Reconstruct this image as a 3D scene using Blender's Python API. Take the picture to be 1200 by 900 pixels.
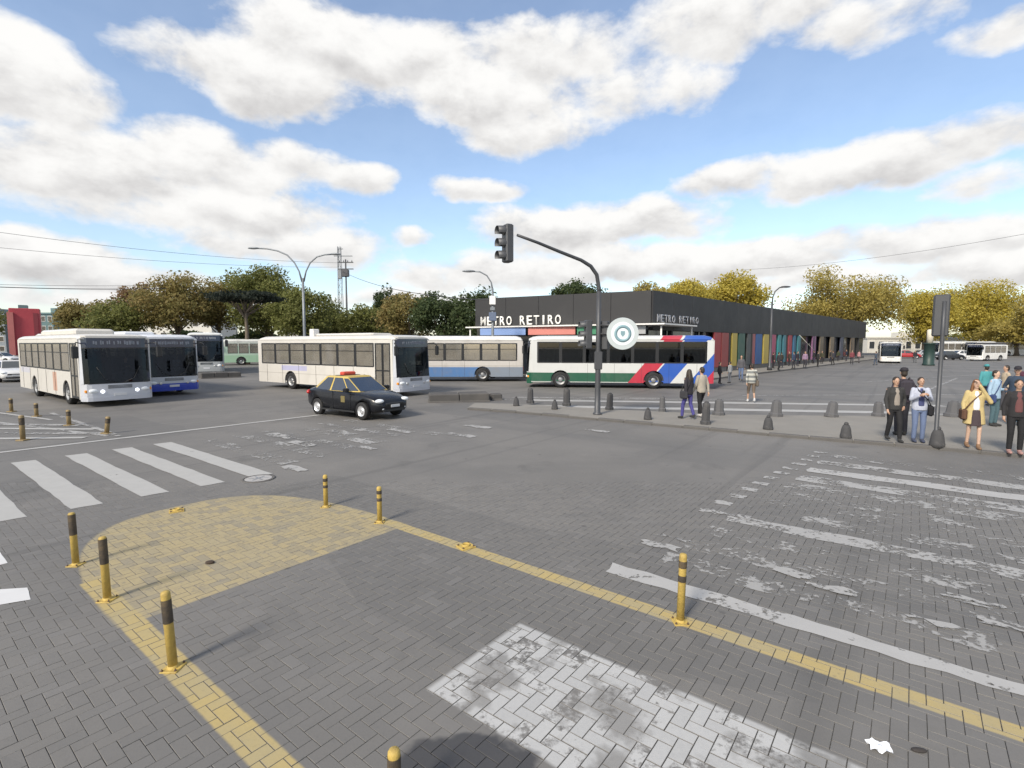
import bpy, bmesh, math, random
import numpy as np
from mathutils import Vector, Matrix
S = bpy.context.scene
for o in list(bpy.data.objects): bpy.data.objects.remove(o)
C = S.collection
R = math.radians
random.seed(7)
# ------------------------------------------------------------------ camera
F, CH, PIT = 600.0, 2.6, math.atan(47/600)
cam = bpy.data.objects.new('camera', bpy.data.cameras.new('camera')); C.objects.link(cam)
cam.location = (0, 0, CH); cam.rotation_euler = (math.pi/2 - PIT, 0, 0)
cam.data.sensor_width = 36; cam.data.lens = 18; cam.data.clip_end = 5000
S.camera = cam
def G(px, py, z=0.0):            # pixel -> point on the plane at height z
    x = (px-600)/F; y = -(py-450)/F
    c, s = math.cos(PIT), math.sin(PIT)
    d = (x, c+y*s, -s+y*c); t = (z-CH)/d[2]
    return Vector((d[0]*t, d[1]*t, z))
def W(p):
    c, s = math.cos(PIT), math.sin(PIT)
    f = p[1]*c-(p[2]-CH)*s; u = p[1]*s+(p[2]-CH)*c
    return 600+F*p[0]/f, 450-F*u/f
def ZH(py, Y):                   # height of a pixel row on something that stands Y metres away
    y = -(py-450)/F; c, s = math.cos(PIT), math.sin(PIT)
    return CH + (-s+y*c)*Y/(c+y*s)
def XD(px, Y): return (px-600)/F*Y
# ------------------------------------------------------------------ light, sky, exposure
SUN_AZ, SUN_EL = math.atan2(-0.56, -0.83), R(38)
sun = bpy.data.objects.new('sun', bpy.data.lights.new('sun', 'SUN')); C.objects.link(sun)
sun.data.energy = 2.3; sun.data.angle = R(12); sun.data.color = (1.0, 0.91, 0.78)
sd = Vector((math.sin(SUN_AZ)*math.cos(SUN_EL), math.cos(SUN_AZ)*math.cos(SUN_EL), math.sin(SUN_EL)))
sun.rotation_euler = sd.to_track_quat('Z', 'Y').to_euler()
S.view_settings.view_transform = 'Standard'; S.view_settings.look = 'None'
S.view_settings.gamma = 1; S.view_settings.exposure = 0.97; S.view_settings.use_curve_mapping = False
wd = bpy.data.worlds.new('World'); S.world = wd; wd.use_nodes = True

class NT:                        # small node-graph writer
    def __init__(s, tree): s.t = tree
    def n(s, typ, ins=None, **kw):
        nd = s.t.nodes.new(typ)
        for k, v in kw.items(): setattr(nd, k, v)
        for k, v in (ins or {}).items():
            sk = nd.inputs[k]
            if isinstance(v, bpy.types.NodeSocket): s.t.links.new(v, sk)
            else: sk.default_value = v
        return nd
    def m(s, op, a, b=0.0, c=0.0, clamp=False):
        nd = s.n('ShaderNodeMath', {0: a, 1: b, 2: c}, operation=op); nd.use_clamp = clamp
        return nd.outputs[0]
    def vm(s, op, a, b=(0, 0, 0)):
        return s.n('ShaderNodeVectorMath', {0: a, 1: b}, operation=op)
    def ss(s, v, a, b):          # smoothstep 0..1 from a to b
        nd = s.n('ShaderNodeMapRange', {'Value': v, 'From Min': a, 'From Max': b}, interpolation_type='SMOOTHSTEP')
        return nd.outputs[0]
    def mix(s, f, a, b):
        nd = s.n('ShaderNodeMix', data_type='RGBA')
        for k, v in ((0, f), (6, a), (7, b)):
            if isinstance(v, bpy.types.NodeSocket): s.t.links.new(v, nd.inputs[k])
            else: nd.inputs[k].default_value = v if k == 0 else (tuple(v)+(1,))[:4]
        return nd.outputs[2]
    def noise(s, vec, scale, detail=4, rough=.55, dist=0.0, lac=2.0):
        nd = s.n('ShaderNodeTexNoise', {'Scale': scale, 'Detail': detail, 'Roughness': rough, 'Distortion': dist, 'Lacunarity': lac})
        if vec is not None: s.t.links.new(vec, nd.inputs['Vector'])
        return nd.outputs[0]
    def xyz(s, v): return s.n('ShaderNodeSeparateXYZ', {0: v}).outputs
    def comb(s, x, y, z): return s.n('ShaderNodeCombineXYZ', {0: x, 1: y, 2: z}).outputs[0]

# cumulus sky: banks of cloud placed by compass direction, broken up by noise, all round the horizon
# (azimuth deg, elevation deg, half width, half height, weight)
def azel(px, py):
    x = (px-600)/F; y = -(py-450)/F; c, s = math.cos(PIT), math.sin(PIT)
    d = Vector((x, c+y*s, -s+y*c)).normalized()
    return math.degrees(math.atan2(d.x, d.y)), math.degrees(math.asin(d.z))
banks = []
for (px, py, w, h, k) in [
    (300, 85, 150, 62, 1.05), (420, 62, 165, 62, 1.1), (560, 112, 150, 52, .95), (650, 60, 130, 62, .9), (720, 105, 120, 50, .68),
    (620, 150, 100, 40, .7), (850, 25, 190, 55, .8), (1010, 22, 130, 40, .6), (1170, 25, 70, 28, .75),
    (20, 85, 105, 70, 1.05), (75, 125, 80, 45, .9), (100, 200, 190, 60, 1.05), (240, 192, 130, 48, 1.0), (60, 165, 110, 45, .9), (355, 190, 80, 28, .75),
    (420, 212, 55, 26, .95), (290, 248, 130, 42, 1.0), (150, 245, 120, 30, .8), (340, 285, 150, 28, .85), (60, 305, 130, 36, 1.1), (150, 325, 140, 26, 1.0),
    (10, 280, 60, 26, .9), (548, 226, 58, 19, .95), (480, 274, 32, 12, .8),
    (560, 318, 120, 26, .9), (660, 275, 120, 36, .95), (760, 262, 115, 32, 1.0), (700, 312, 190, 28, .95), (880, 305, 190, 34, 1.05), (1060, 290, 160, 34, 1.0), (1160, 310, 140, 30, .95), (1000, 330, 260, 22, .8), (1160, 275, 90, 22, .8),
    (860, 215, 80, 26, .95), (950, 208, 100, 34, 1.0), (1060, 185, 120, 40, .95), (1160, 150, 110, 44, .95), (1150, 215, 90, 28, .6),
    (200, 350, 230, 18, .9), (480, 348, 120, 12, .6)]:
    a, e = azel(px, py); a2, _ = azel(px+w, py); _, e2 = azel(px, py-h)
    banks.append((a, e, max(abs(a2-a), 2)*.86, max(abs(e2-e), 1)*.86, k))
cf = bpy.data.node_groups.new('cloud_field', 'ShaderNodeTree')
cf.interface.new_socket('Dir', in_out='INPUT', socket_type='NodeSocketVector')
cf.interface.new_socket('Density', in_out='OUTPUT', socket_type='NodeSocketFloat')
cf.interface.new_socket('Toward', in_out='OUTPUT', socket_type='NodeSocketFloat')
g = NT(cf); gi = g.n('NodeGroupInput'); go = g.n('NodeGroupOutput')
dv = gi.outputs[0]
x, y, z = g.xyz(dv)
az = g.m('MULTIPLY', g.m('ARCTAN2', x, y), 180/math.pi)
el = g.m('MULTIPLY', g.m('ARCSINE', g.m('MAXIMUM', g.m('MINIMUM', z, 1.0), -1.0)), 180/math.pi)
warp = g.n('ShaderNodeTexNoise', {'Vector': dv, 'Scale': 7.0, 'Detail': 3.0}).outputs[1]
wx, wy, wz = g.xyz(warp)
azw = g.m('MULTIPLY_ADD', g.m('SUBTRACT', wx, .5), 8.0, az)
elw = g.m('MULTIPLY_ADD', g.m('SUBTRACT', wy, .5), 4.5, el)
ae = g.comb(azw, elw, 0.0)
# away from these banks the same cover goes on as plain noise
acc = g.m('MULTIPLY_ADD', g.m('SUBTRACT', g.noise(dv, 2.6, 2, .5), .46), 7.0, g.m('MULTIPLY_ADD', g.ss(g.m('MAXIMUM', g.m('ABSOLUTE', az), g.m('MULTIPLY', el, 1.35)), 46.0, 58.0), 2.6, -2.6))
shade = g.m('MULTIPLY', g.m('SUBTRACT', wz, .5), 1.5)
for (a, e, w, h, k) in banks:
    q = g.n('ShaderNodeVectorMath', {0: ae, 1: (1/w, 1/h, 0), 2: (-a/w, -e/h, 0)}, operation='MULTIPLY_ADD').outputs[0]
    qy = g.xyz(q)[1]
    q = g.n('ShaderNodeVectorMath', {0: q, 1: q}, operation='DOT_PRODUCT').outputs[1]
    v = g.m('MULTIPLY_ADD', q, -k, 1.35*k)
    f = g.ss(g.m('SUBTRACT', v, acc), -.55, .55)
    shade = g.n('ShaderNodeMix', {0: f, 2: shade, 3: qy}, data_type='FLOAT').outputs[0]
    acc = g.n('ShaderNodeMath', {0: acc, 1: v, 2: .3}, operation='SMOOTH_MAX').outputs[0]
acc = g.m('MULTIPLY_ADD', g.m('MAXIMUM', acc, -1.4), 1.0, -.12)
def puff(v, d=7):
    v = g.vm('MULTIPLY', v, (1, 1, 1.7)).outputs[0]
    return g.m('ADD', g.m('MULTIPLY', g.m('SUBTRACT', g.noise(v, 6.5, d, .58, .2), .5), 2.7), g.m('MULTIPLY', g.m('SUBTRACT', g.noise(v, 20.0, 4, .6, .2), .5), 1.05))
n0 = puff(dv); n1 = puff(g.vm('ADD', dv, (-.02, -.005, .03)).outputs[0])
cf.interface.new_socket('Shade', in_out='OUTPUT', socket_type='NodeSocketFloat')
cf.links.new(g.m('ADD', acc, n0), go.inputs[0])
cf.links.new(g.m('SUBTRACT', n0, n1), go.inputs[1])
cf.links.new(shade, go.inputs[2])
w_ = NT(wd.node_tree)
for nd in list(wd.node_tree.nodes): wd.node_tree.nodes.remove(nd)
tc = w_.n('ShaderNodeTexCoord').outputs['Generated']
dirn = w_.vm('NORMALIZE', tc).outputs[0]
sky = w_.n('ShaderNodeTexSky', sky_type='NISHITA')
sky.sun_disc = False; sky.sun_elevation = SUN_EL; sky.sun_rotation = SUN_AZ
sky.air_density = 1.0; sky.dust_density = 0.8; sky.ozone_density = 1.5
gr = wd.node_tree.nodes.new('ShaderNodeGroup'); gr.node_tree = cf
wd.node_tree.links.new(dirn, gr.inputs[0]); d0, dn, shd = gr.outputs
mask = w_.m('MAXIMUM', w_.ss(d0, -.28, .78), .10)
core = w_.ss(d0, .1, 1.5)                  # deep inside a bank the top-to-base shading shows, edges stay bright
lit = w_.m('ADD', w_.m('ADD', .60, w_.m('MULTIPLY', dn, .38)), w_.m('MULTIPLY', w_.m('MULTIPLY', shd, core), .55))
ccol = w_.mix(w_.ss(lit, -.05, .85), (.262, .256, .258), (.51, .506, .497))
skyc = w_.n('ShaderNodeBackground', {'Color': sky.outputs[0], 'Strength': .108})
clc = w_.n('ShaderNodeBackground', {'Color': ccol, 'Strength': 1.0})
mx = w_.n('ShaderNodeMixShader', {0: mask, 1: skyc.outputs[0], 2: clc.outputs[0]})
w_.n('ShaderNodeOutputWorld', {'Surface': mx.outputs[0]})
wd.cycles.sampling_method = 'MANUAL'; wd.cycles.sample_map_resolution = 512

# ------------------------------------------------------------------ helpers
class MB:
    def __init__(s): s.v = []; s.f = []; s.sm = []; s.mi = []
    def add(s, vs, fs, smooth=False, mi=0):
        b = len(s.v); s.v += [tuple(v) for v in vs]
        for f in fs: s.f.append(tuple(b+i for i in f)); s.sm.append(smooth); s.mi.append(mi)
        return s
    def box(s, x0, x1, y0, y1, z0, z1, mi=0, M=None):
        vs = [Vector((x, y, z)) for z in (z0, z1) for y in (y0, y1) for x in (x0, x1)]
        if M: vs = [M @ v for v in vs]
        return s.add(vs, [(0, 2, 3, 1), (4, 5, 7, 6), (0, 1, 5, 4), (2, 6, 7, 3), (0, 4, 6, 2), (1, 3, 7, 5)], mi=mi)
    def bbox(s, x0, x1, y0, y1, z0, z1, b=.02, mi=0, M=None):     # box with chamfered edges
        lay = [(z0, b), (z0+b, 0), (z1-b, 0), (z1, b)]; vs = []; n = 8
        for (z, i) in lay:
            e = b
            X0, X1, Y0, Y1 = x0+i, x1-i, y0+i, y1-i
            vs += [Vector(p) for p in ((X0+e, Y0, z), (X1-e, Y0, z), (X1, Y0+e, z), (X1, Y1-e, z), (X1-e, Y1, z), (X0+e, Y1, z), (X0, Y1-e, z), (X0, Y0+e, z))]
        if M: vs = [M @ v for v in vs]
        fs = [tuple(range(7, -1, -1)), tuple(range(24, 32))]
        for k in range(3):
            for i in range(8): fs.append((k*8+i, k*8+(i+1) % 8, k*8+8+(i+1) % 8, k*8+8+i))
        return s.add(vs, fs, mi=mi)
    def ring(s, rings, closed=True, caps=True, smooth=True, mi=0):
        n = len(rings[0]); vs = [v for r in rings for v in r]; fs = []
        for k in range(len(rings)-1):
            for i in range(n if closed else n-1):
                j = (i+1) % n; fs.append((k*n+i, k*n+j, (k+1)*n+j, (k+1)*n+i))
        s.add(vs, fs, smooth, mi)
        if caps and closed:
            b = len(s.v)-len(vs)
            s.f.append(tuple(b+i for i in range(n-1, -1, -1))); s.sm.append(False); s.mi.append(mi)
            s.f.append(tuple(b+(len(rings)-1)*n+i for i in range(n))); s.sm.append(False); s.mi.append(mi)
        return s
    def tube(s, pts, rad, seg=10, mi=0, caps=True):
        pts = [Vector(p) for p in pts]; rs = rad if isinstance(rad, (list, tuple)) else [rad]*len(pts)
        rings = []; up = Vector((0, 0, 1)); prev = None
        for i, p in enumerate(pts):
            t = (pts[min(i+1, len(pts)-1)]-pts[max(i-1, 0)]).normalized()
            if prev is None:
                a = t.cross(up) if abs(t.z) < .95 else t.cross(Vector((0, 1, 0)))
            else: a = prev-t*prev.dot(t)
            a.normalize(); prev = a; b = t.cross(a)
            rings.append([p+(a*math.cos(2*math.pi*k/seg)+b*math.sin(2*math.pi*k/seg))*rs[i] for k in range(seg)])
        return s.ring(rings, mi=mi, caps=caps)
    def lathe(s, prof, c=(0, 0, 0), axis='z', seg=16, mi=0, caps=True):   # prof: (radius, along)
        c = Vector(c); rings = []
        for (r, h) in prof:
            rg = []
            for k in range(seg):
                a = 2*math.pi*k/seg; u, v = r*math.cos(a), r*math.sin(a)
                rg.append(c+(Vector((u, v, h)) if axis == 'z' else Vector((v, h, u)) if axis == 'y' else Vector((h, u, v))))
            rings.append(rg)
        return s.ring(rings, mi=mi, caps=caps)
    def prism(s, poly, y0, y1, M=None, mi=0):        # polygon in (x,z), extruded along y
        n = len(poly)
        vs = [Vector((p[0], y0, p[1])) for p in poly]+[Vector((p[0], y1, p[1])) for p in poly]
        if M: vs = [M @ v for v in vs]
        fs = [tuple(range(n)), tuple(range(2*n-1, n-1, -1))]+[(i, i+n, (i+1) % n+n, (i+1) % n) for i in range(n)]
        return s.add(vs, fs, mi=mi)
    def slab(s, poly, z0, z1, mi=0):                 # polygon in (x,y), extruded along z
        n = len(poly)
        vs = [(p[0], p[1], z0) for p in poly]+[(p[0], p[1], z1) for p in poly]
        return s.add(vs, [tuple(range(n-1, -1, -1)), tuple(range(n, 2*n))]+[(i, (i+1) % n, (i+1) % n+n, i+n) for i in range(n)], mi=mi)
    def sphere(s, c, r, seg=12, rows=8, mi=0, M=None):
        c = Vector(c); r = (r, r, r) if isinstance(r, (int, float)) else r
        rings = []
        for j in range(rows+1):
            t = math.pi*(j/rows); t = min(max(t, .04), math.pi-.04)
            rg = []
            for k in range(seg):
                a = 2*math.pi*k/seg
                v = Vector((r[0]*math.sin(t)*math.cos(a), r[1]*math.sin(t)*math.sin(a), -r[2]*math.cos(t)))
                if M: v = M @ v
                rg.append(c+v)
            rings.append(rg)
        return s.ring(rings, mi=mi)
    def mesh(s, name, mats):
        me = bpy.data.meshes.new(name); me.from_pydata(s.v, [], s.f)
        for m in (mats if isinstance(mats, (list, tuple)) else [mats]): me.materials.append(m)
        me.polygons.foreach_set('use_smooth', s.sm); me.polygons.foreach_set('material_index', s.mi)
        bm = bmesh.new(); bm.from_mesh(me); bmesh.ops.recalc_face_normals(bm, faces=bm.faces); bm.to_mesh(me); bm.free()
        me.update(); return me
    def build(s, name, mats, parent=None, **tags):
        o = bpy.data.objects.new(name, s.mesh(name, mats)); C.objects.link(o)
        if parent: o.parent = parent
        tag(o, **tags); return o
def tag(o, label=None, cat=None, group=None, kind=None):
    if label: o['label'] = label
    if cat: o['category'] = cat
    if group: o['group'] = group
    if kind: o['kind'] = kind
    return o
def empty(name, loc=(0, 0, 0), rz=0.0, **tags):
    o = bpy.data.objects.new(name, None); C.objects.link(o); o.location = loc; o.rotation_euler = (0, 0, rz)
    o.empty_display_size = .2
    return tag(o, **tags)
def copy_tree(o, parent=None):
    c = o.copy(); C.objects.link(c)
    if parent: c.parent = parent; c.matrix_parent_inverse = o.matrix_parent_inverse
    for ch in o.children: copy_tree(ch, c)
    return c

MATS = {}
def newmat(name):
    m = bpy.data.materials.new(name); m.use_nodes = True
    t = NT(m.node_tree); p = m.node_tree.nodes['Principled BSDF']
    return m, t, p
def mat(name, col, rough=.6, metal=0.0, var=.12, scale=6.0, bump=0.0, coat=0.0, spec=.5, dirt=0.0, dirtcol=(.16, .13, .10), emit=0.0):
    if name in MATS: return MATS[name]
    m, t, p = newmat(name)
    oc = t.n('ShaderNodeTexCoord').outputs['Object']
    n = t.noise(oc, scale, 5, .6)
    c = t.mix(n, tuple(min(1, v*(1-var)) for v in col), tuple(min(1, v*(1+var)) for v in col))
    if dirt:
        n3 = t.noise(oc, scale*.35, 6, .65, .4)
        c = t.mix(t.m('MULTIPLY', t.ss(n3, .45, .75), dirt), c, dirtcol)
    m.node_tree.links.new(c, p.inputs['Base Color'])
    rn = t.m('ADD', t.m('MULTIPLY', t.m('SUBTRACT', n, .5), .25), rough, clamp=True)
    m.node_tree.links.new(rn, p.inputs['Roughness'])
    p.inputs['Metallic'].default_value = metal; p.inputs['Specular IOR Level'].default_value = spec
    p.inputs['Coat Weight'].default_value = coat; p.inputs['Coat Roughness'].default_value = .08
    if bump:
        b = t.n('ShaderNodeBump', {'Height': t.noise(oc, scale*3, 5, .6), 'Strength': bump, 'Distance': .02})
        m.node_tree.links.new(b.outputs[0], p.inputs['Normal'])
    if emit:
        p.inputs['Emission Color'].default_value = tuple(col)+(1,); p.inputs['Emission Strength'].default_value = emit
    MATS[name] = m; return m
def glass(name, tint, gloss=.16, rough=.03, refl=(.9, .95, 1), edge=.75, dust=0.0, dustc=(.42, .39, .34)):
    if name in MATS: return MATS[name]
    m, t, p = newmat(name); m.node_tree.nodes.remove(p)
    tr = t.n('ShaderNodeBsdfTransparent', {'Color': tuple(tint)+(1,)})
    gl = t.n('ShaderNodeBsdfGlossy', {'Color': tuple(refl)+(1,), 'Roughness': rough})
    lw = t.n('ShaderNodeLayerWeight', {'Blend': .35}).outputs['Facing']
    f = t.m('ADD', t.m('MULTIPLY', t.m('POWER', lw, 2.0), edge), gloss, clamp=True)
    mx = t.n('ShaderNodeMixShader', {0: f, 1: tr.outputs[0], 2: gl.outputs[0]})
    if dust:
        df = t.n('ShaderNodeBsdfDiffuse', {'Color': tuple(dustc)+(1,)})
        dn_ = t.noise(t.n('ShaderNodeTexCoord').outputs['Object'], 1.1, 5, .6)
        mx = t.n('ShaderNodeMixShader', {0: t.m('MULTIPLY', t.m('MULTIPLY_ADD', dn_, 1.2, .4), dust, clamp=True), 1: mx.outputs[0], 2: df.outputs[0]})
    m.node_tree.links.new(mx.outputs[0], m.node_tree.nodes['Material Output'].inputs[0])
    MATS[name] = m; return m
BLACK = mat('black_rubber', (.012, .012, .013), .75)
TRIM = mat('black_trim', (.018, .019, .021), .45)
STEEL = mat('galvanised_steel', (.32, .33, .34), .5, .7, dirt=.3)
CHROME = mat('silver_alloy', (.55, .56, .57), .35, .8, dirt=.2)
DARKIN = mat('dark_interior', (.035, .035, .04), .8)
LIT = mat('lit_headlamp', (.9, .93, 1.0), .2, emit=1.2)
LAMP = mat('headlamp_lens', (.75, .78, .8), .12, 0, spec=.8)
REDL = mat('red_tail_lens', (.45, .02, .02), .2)
AMBER = mat('amber_lens', (.75, .28, .03), .2)
WIN = glass('tinted_window_glass', (.78, .78, .75), .30, .08, (.82, .79, .72), .75, .30)
WINDK = glass('dark_windscreen_glass', (.44, .47, .50), .022, .03, (.7, .8, 1), .13)
WINBK = glass('smoked_glass', (.24, .27, .27), .05, .03, (.85, .92, 1), .4)
# ------------------------------------------------------------------ the ground
TH = R(-38); U = Vector((math.cos(TH), math.sin(TH))); Nv = Vector((-math.sin(TH), math.cos(TH)))
def UN(u, n, z=0.0): return Vector((U.x*u+Nv.x*n, U.y*u+Nv.y*n, z))
def toUN(p): return p[0]*U.x+p[1]*U.y, p[0]*Nv.x+p[1]*Nv.y

def road_mat(name, paver):
    m, t, p = newmat(name); L = m.node_tree.links.new
    pos = t.n('ShaderNodeNewGeometry').outputs['Position']
    X, Y, Z = t.xyz(pos)
    u = t.m('ADD', t.m('MULTIPLY', X, U.x), t.m('MULTIPLY', Y, U.y))
    n = t.m('ADD', t.m('MULTIPLY', X, Nv.x), t.m('MULTIPLY', Y, Nv.y))
    big = t.noise(pos, .22, 4, .6, .3); mid = t.noise(pos, 1.7, 5, .62); fine = t.noise(pos, 26.0, 4, .65); grit = t.noise(pos, 160.0, 2, .6)
    base = t.mix(t.ss(big, .3, .72), (0.140, 0.135, 0.128), (0.182, 0.173, 0.161))
    base = t.mix(t.m('MULTIPLY', t.ss(mid, .5, .8), .35), base, (0.211, 0.201, 0.190))
    base = t.mix(t.m('MULTIPLY', t.ss(fine, .52, .75), .30), base, (0.109, 0.108, 0.108))
    # tyre-polished and oil-dark lanes
    lane = t.noise(t.vm('MULTIPLY', t.comb(u, n, 0.0), (.06, .55, 1)).outputs[0], 1.0, 3, .5, .5)
    base = t.mix(t.m('MULTIPLY', t.ss(lane, .52, .72), .34), base, (0.103, 0.102, 0.102))
    sp = t.n('ShaderNodeTexVoronoi', {'Vector': pos, 'Scale': 1.3, 'Randomness': 1.0}).outputs[0]
    base = t.mix(t.m('MULTIPLY', t.m('SUBTRACT', 1.0, t.ss(sp, .02, .07)), .5), base, (.04, .039, .038))
    cell = t.n('ShaderNodeTexVoronoi', {'Vector': t.vm('MULTIPLY', t.comb(u, n, 0.0), (.16, .45, 1)).outputs[0], 'Scale': 1.0}, distance='CHEBYCHEV').outputs['Color']
    base = t.mix(t.m('MULTIPLY', t.ss(t.xyz(cell)[0], .55, .9), .38), base, (.105, .103, .10))
    tyre = t.noise(t.vm('MULTIPLY', t.comb(n, u, 0.0), (.05, 1.6, 1)).outputs[0], 1.0, 2, .5, .8)
    base = t.mix(t.m('MULTIPLY', t.ss(tyre, .56, .70), .34), base, (.085, .083, .08))
    blot = t.noise(pos, .75, 5, .6, .6)
    base = t.mix(t.m('MULTIPLY', t.ss(blot, .58, .72), .38), base, (.075, .073, .07))
    if paver:
        oi = t.n('ShaderNodeObjectInfo').outputs['Random']; ri = t.n('ShaderNodeNewGeometry').outputs['Random Per Island']
        rnd = t.m('FRACT', t.m('ADD', oi, ri))
        base = t.mix(t.m('MULTIPLY', t.ss(rnd, .0, 1.0), .26), base, (0.117, 0.116, 0.116))
        base = t.mix(t.m('MULTIPLY', t.ss(rnd, .82, 1.0), .3), base, (0.204, 0.196, 0.187))
        wear = t.m('ADD', t.m('MULTIPLY', t.m('SUBTRACT', t.noise(pos, 5.0, 6, .68), .5), 1.0), t.m('MULTIPLY', t.m('SUBTRACT', fine, .5), .7))
        wob = t.m('MULTIPLY', t.m('SUBTRACT', t.noise(pos, 9.0, 3), .5), .014)
        nn = t.m('ADD', n, wob); uu = t.m('ADD', u, wob)
        def band(v, a, b, e=.012): return t.m('MULTIPLY', t.ss(v, a-e, a+e), t.m('SUBTRACT', 1.0, t.ss(v, b-e, b+e)))
        # yellow: two edge strips and the rounded nose of the island
        s1 = t.m('MULTIPLY', band(nn, 1.34, 1.54), t.m('GREATER_THAN', u, -7.0))
        s2 = t.m('MULTIPLY', band(nn, 4.55, 4.74), t.m('GREATER_THAN', u, -6.5))
        e = t.m('ADD', t.m('POWER', t.m('ABSOLUTE', t.m('DIVIDE', t.m('ADD', uu, 5.62), 3.55)), 2.7), t.m('POWER', t.m('ABSOLUTE', t.m('DIVIDE', t.m('SUBTRACT', nn, 3.04), 1.71)), 2.7))
        nose = t.m('MULTIPLY', t.m('SUBTRACT', 1.0, t.ss(e, .97, 1.04)), t.m('SUBTRACT', 1.0, t.ss(uu, -5.64, -5.60)))
        nosew = t.m('SUBTRACT', 1.0, t.m('MULTIPLY', t.ss(wear, -.05, .35), .75))
        nosew = t.m('MULTIPLY', nosew, t.m('SUBTRACT', 1.0, t.m('MULTIPLY', t.ss(rnd, .60, .95), .32)))
        strip = t.m('MULTIPLY', t.m('MAXIMUM', s1, s2), t.m('SUBTRACT', 1.0, t.m('MULTIPLY', t.ss(wear, .12, .45), .8)))
        yel = t.m('MAXIMUM', strip, t.m('MULTIPLY', nose, nosew))
        ycol = t.mix(t.ss(t.m('ADD', mid, t.m('MULTIPLY', rnd, .4)), .4, 1.0), (.42, .325, .135), (.36, .30, .165))
        ycol = t.mix(t.m('MULTIPLY', t.m('MULTIPLY', nose, t.m('SUBTRACT', 1.0, t.m('MAXIMUM', s1, s2))), .55), ycol, (.32, .275, .185))
        ycol = t.mix(t.m('MULTIPLY', t.ss(fine, .5, .75), .35), ycol, (.28, .23, .12))
        top = t.ss(t.xyz(t.n('ShaderNodeNewGeometry').outputs['True Normal'])[2], .9, .99)   # paint stays on the flat tops, worn off the chamfers
        base = t.mix(t.m('MULTIPLY', t.m('MULTIPLY', yel, t.m('MULTIPLY_ADD', top, .75, .25)), .93), base, ycol)
        # worn white bar
        wb = t.m('MULTIPLY', band(nn, 2.50, 3.66, .02), t.ss(uu, -2.80, -2.74))
        wn = t.m('SUBTRACT', 1.0, t.ss(t.m('ADD', wear, t.m('MULTIPLY', t.m('SUBTRACT', rnd, .5), .40)), .0, .28))
        edge = t.ss(t.noise(pos, 2.2, 4), .36, .55)
        wb = t.m('MULTIPLY', wb, t.m('ADD', t.m('MULTIPLY', wn, edge), t.m('MULTIPLY', wn, .35), clamp=True))
        base = t.mix(t.m('MULTIPLY', t.m('MULTIPLY', wb, top), .9), base, t.mix(t.m('MULTIPLY_ADD', rnd, .5, t.m('MULTIPLY', fine, .5)), (.35, .352, .35), (.52, .52, .51)))
        # cast shadow of the unseen camera car, painted dark beside the white bar
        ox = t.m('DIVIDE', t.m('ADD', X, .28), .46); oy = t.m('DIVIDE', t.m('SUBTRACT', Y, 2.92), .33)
        car_shadow = t.m('ADD', t.m('SQRT', t.m('ADD', t.m('MULTIPLY', ox, ox), t.m('MULTIPLY', oy, oy))), t.m('MULTIPLY', t.m('SUBTRACT', t.noise(pos, 4.0, 3), .5), .8))
        car_shadow = t.m('SUBTRACT', 1.0, t.ss(car_shadow, .85, 1.05))
        base = t.mix(t.m('MULTIPLY', car_shadow, .72), base, (.022, .023, .028))
    L(base, p.inputs['Base Color'])
    ro = t.m('ADD', t.m('MULTIPLY', fine, .25), .58)
    if paver: ro = t.m('SUBTRACT', ro, t.m('MULTIPLY', car_shadow, .2))
    L(ro, p.inputs['Roughness'])
    p.inputs['Specular IOR Level'].default_value = .35
    hgt = t.m('ADD', fine, t.m('MULTIPLY', grit, .6))
    if not paver:
        # joints of the far paving, too small to build
        br = t.n('ShaderNodeTexBrick', {'Vector': t.comb(u, n, 0.0), 'Scale': 1.0, 'Mortar Size': .004, 'Brick Width': .2, 'Row Height': .1, 'Color1': (1, 1, 1, 1), 'Color2': (.8, .8, .8, 1), 'Mortar': (0, 0, 0, 1)})
        hgt = t.m('ADD', hgt, t.m('MULTIPLY', t.xyz(br.outputs[0])[0], .8))
    L(t.n('ShaderNodeBump', {'Height': hgt, 'Strength': .35, 'Distance': .004}).outputs[0], p.inputs['Normal'])
    return m
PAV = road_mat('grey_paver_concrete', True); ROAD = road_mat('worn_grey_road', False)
EARTH = mat('dusty_ground', (.17, .16, .13), .9, var=.3, scale=.2, dirt=.4)
SAND = mat('dark_joint_sand', (.108, .105, .10), .95, var=.3, scale=9)
def sheet(name, poly, z, m, parent=None, **tags):
    return MB().add([(p[0], p[1], z) for p in poly], [tuple(range(len(poly)))]).build(name, m, parent, **tags)
sheet('ground', [(-2500, -300), (2500, -300), (2500, 3500), (-2500, 3500)], -.06, EARTH, kind='structure')
# paved zone in front of the camera: a trapezium in plan, the road goes all round it
PZ = [(-5.5, 1.2), (6.5, 1.2), (12.6, 9.4), (-11.8, 9.4)]
OUT = [(-220, -120), (220, -120), (220, 330), (-220, 330)]
rd = MB()
rd.add([(p[0], p[1], -.004) for p in PZ+OUT], [(0, 4, 5, 1), (1, 5, 6, 2), (2, 6, 7, 3), (3, 7, 4, 0)])
road = rd.build('road', ROAD, kind='structure')
pg = [(p[0], p[1]) for p in PZ]
paving = sheet('paved_road', [(-6, .9), (7, .9), (13.1, 9.8), (-12.3, 9.8)], -.014, SAND, kind='structure')
def in_pz(p, m=0.0):
    for i in range(4):
        a, b = PZ[i], PZ[(i+1) % 4]
        ex, ey = b[0]-a[0], b[1]-a[1]
        if (ex*(p[1]-a[1])-ey*(p[0]-a[0]))/math.hypot(ex, ey) < m: return False
    return True
w = .1; gap = .0017; ch = .0024
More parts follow.
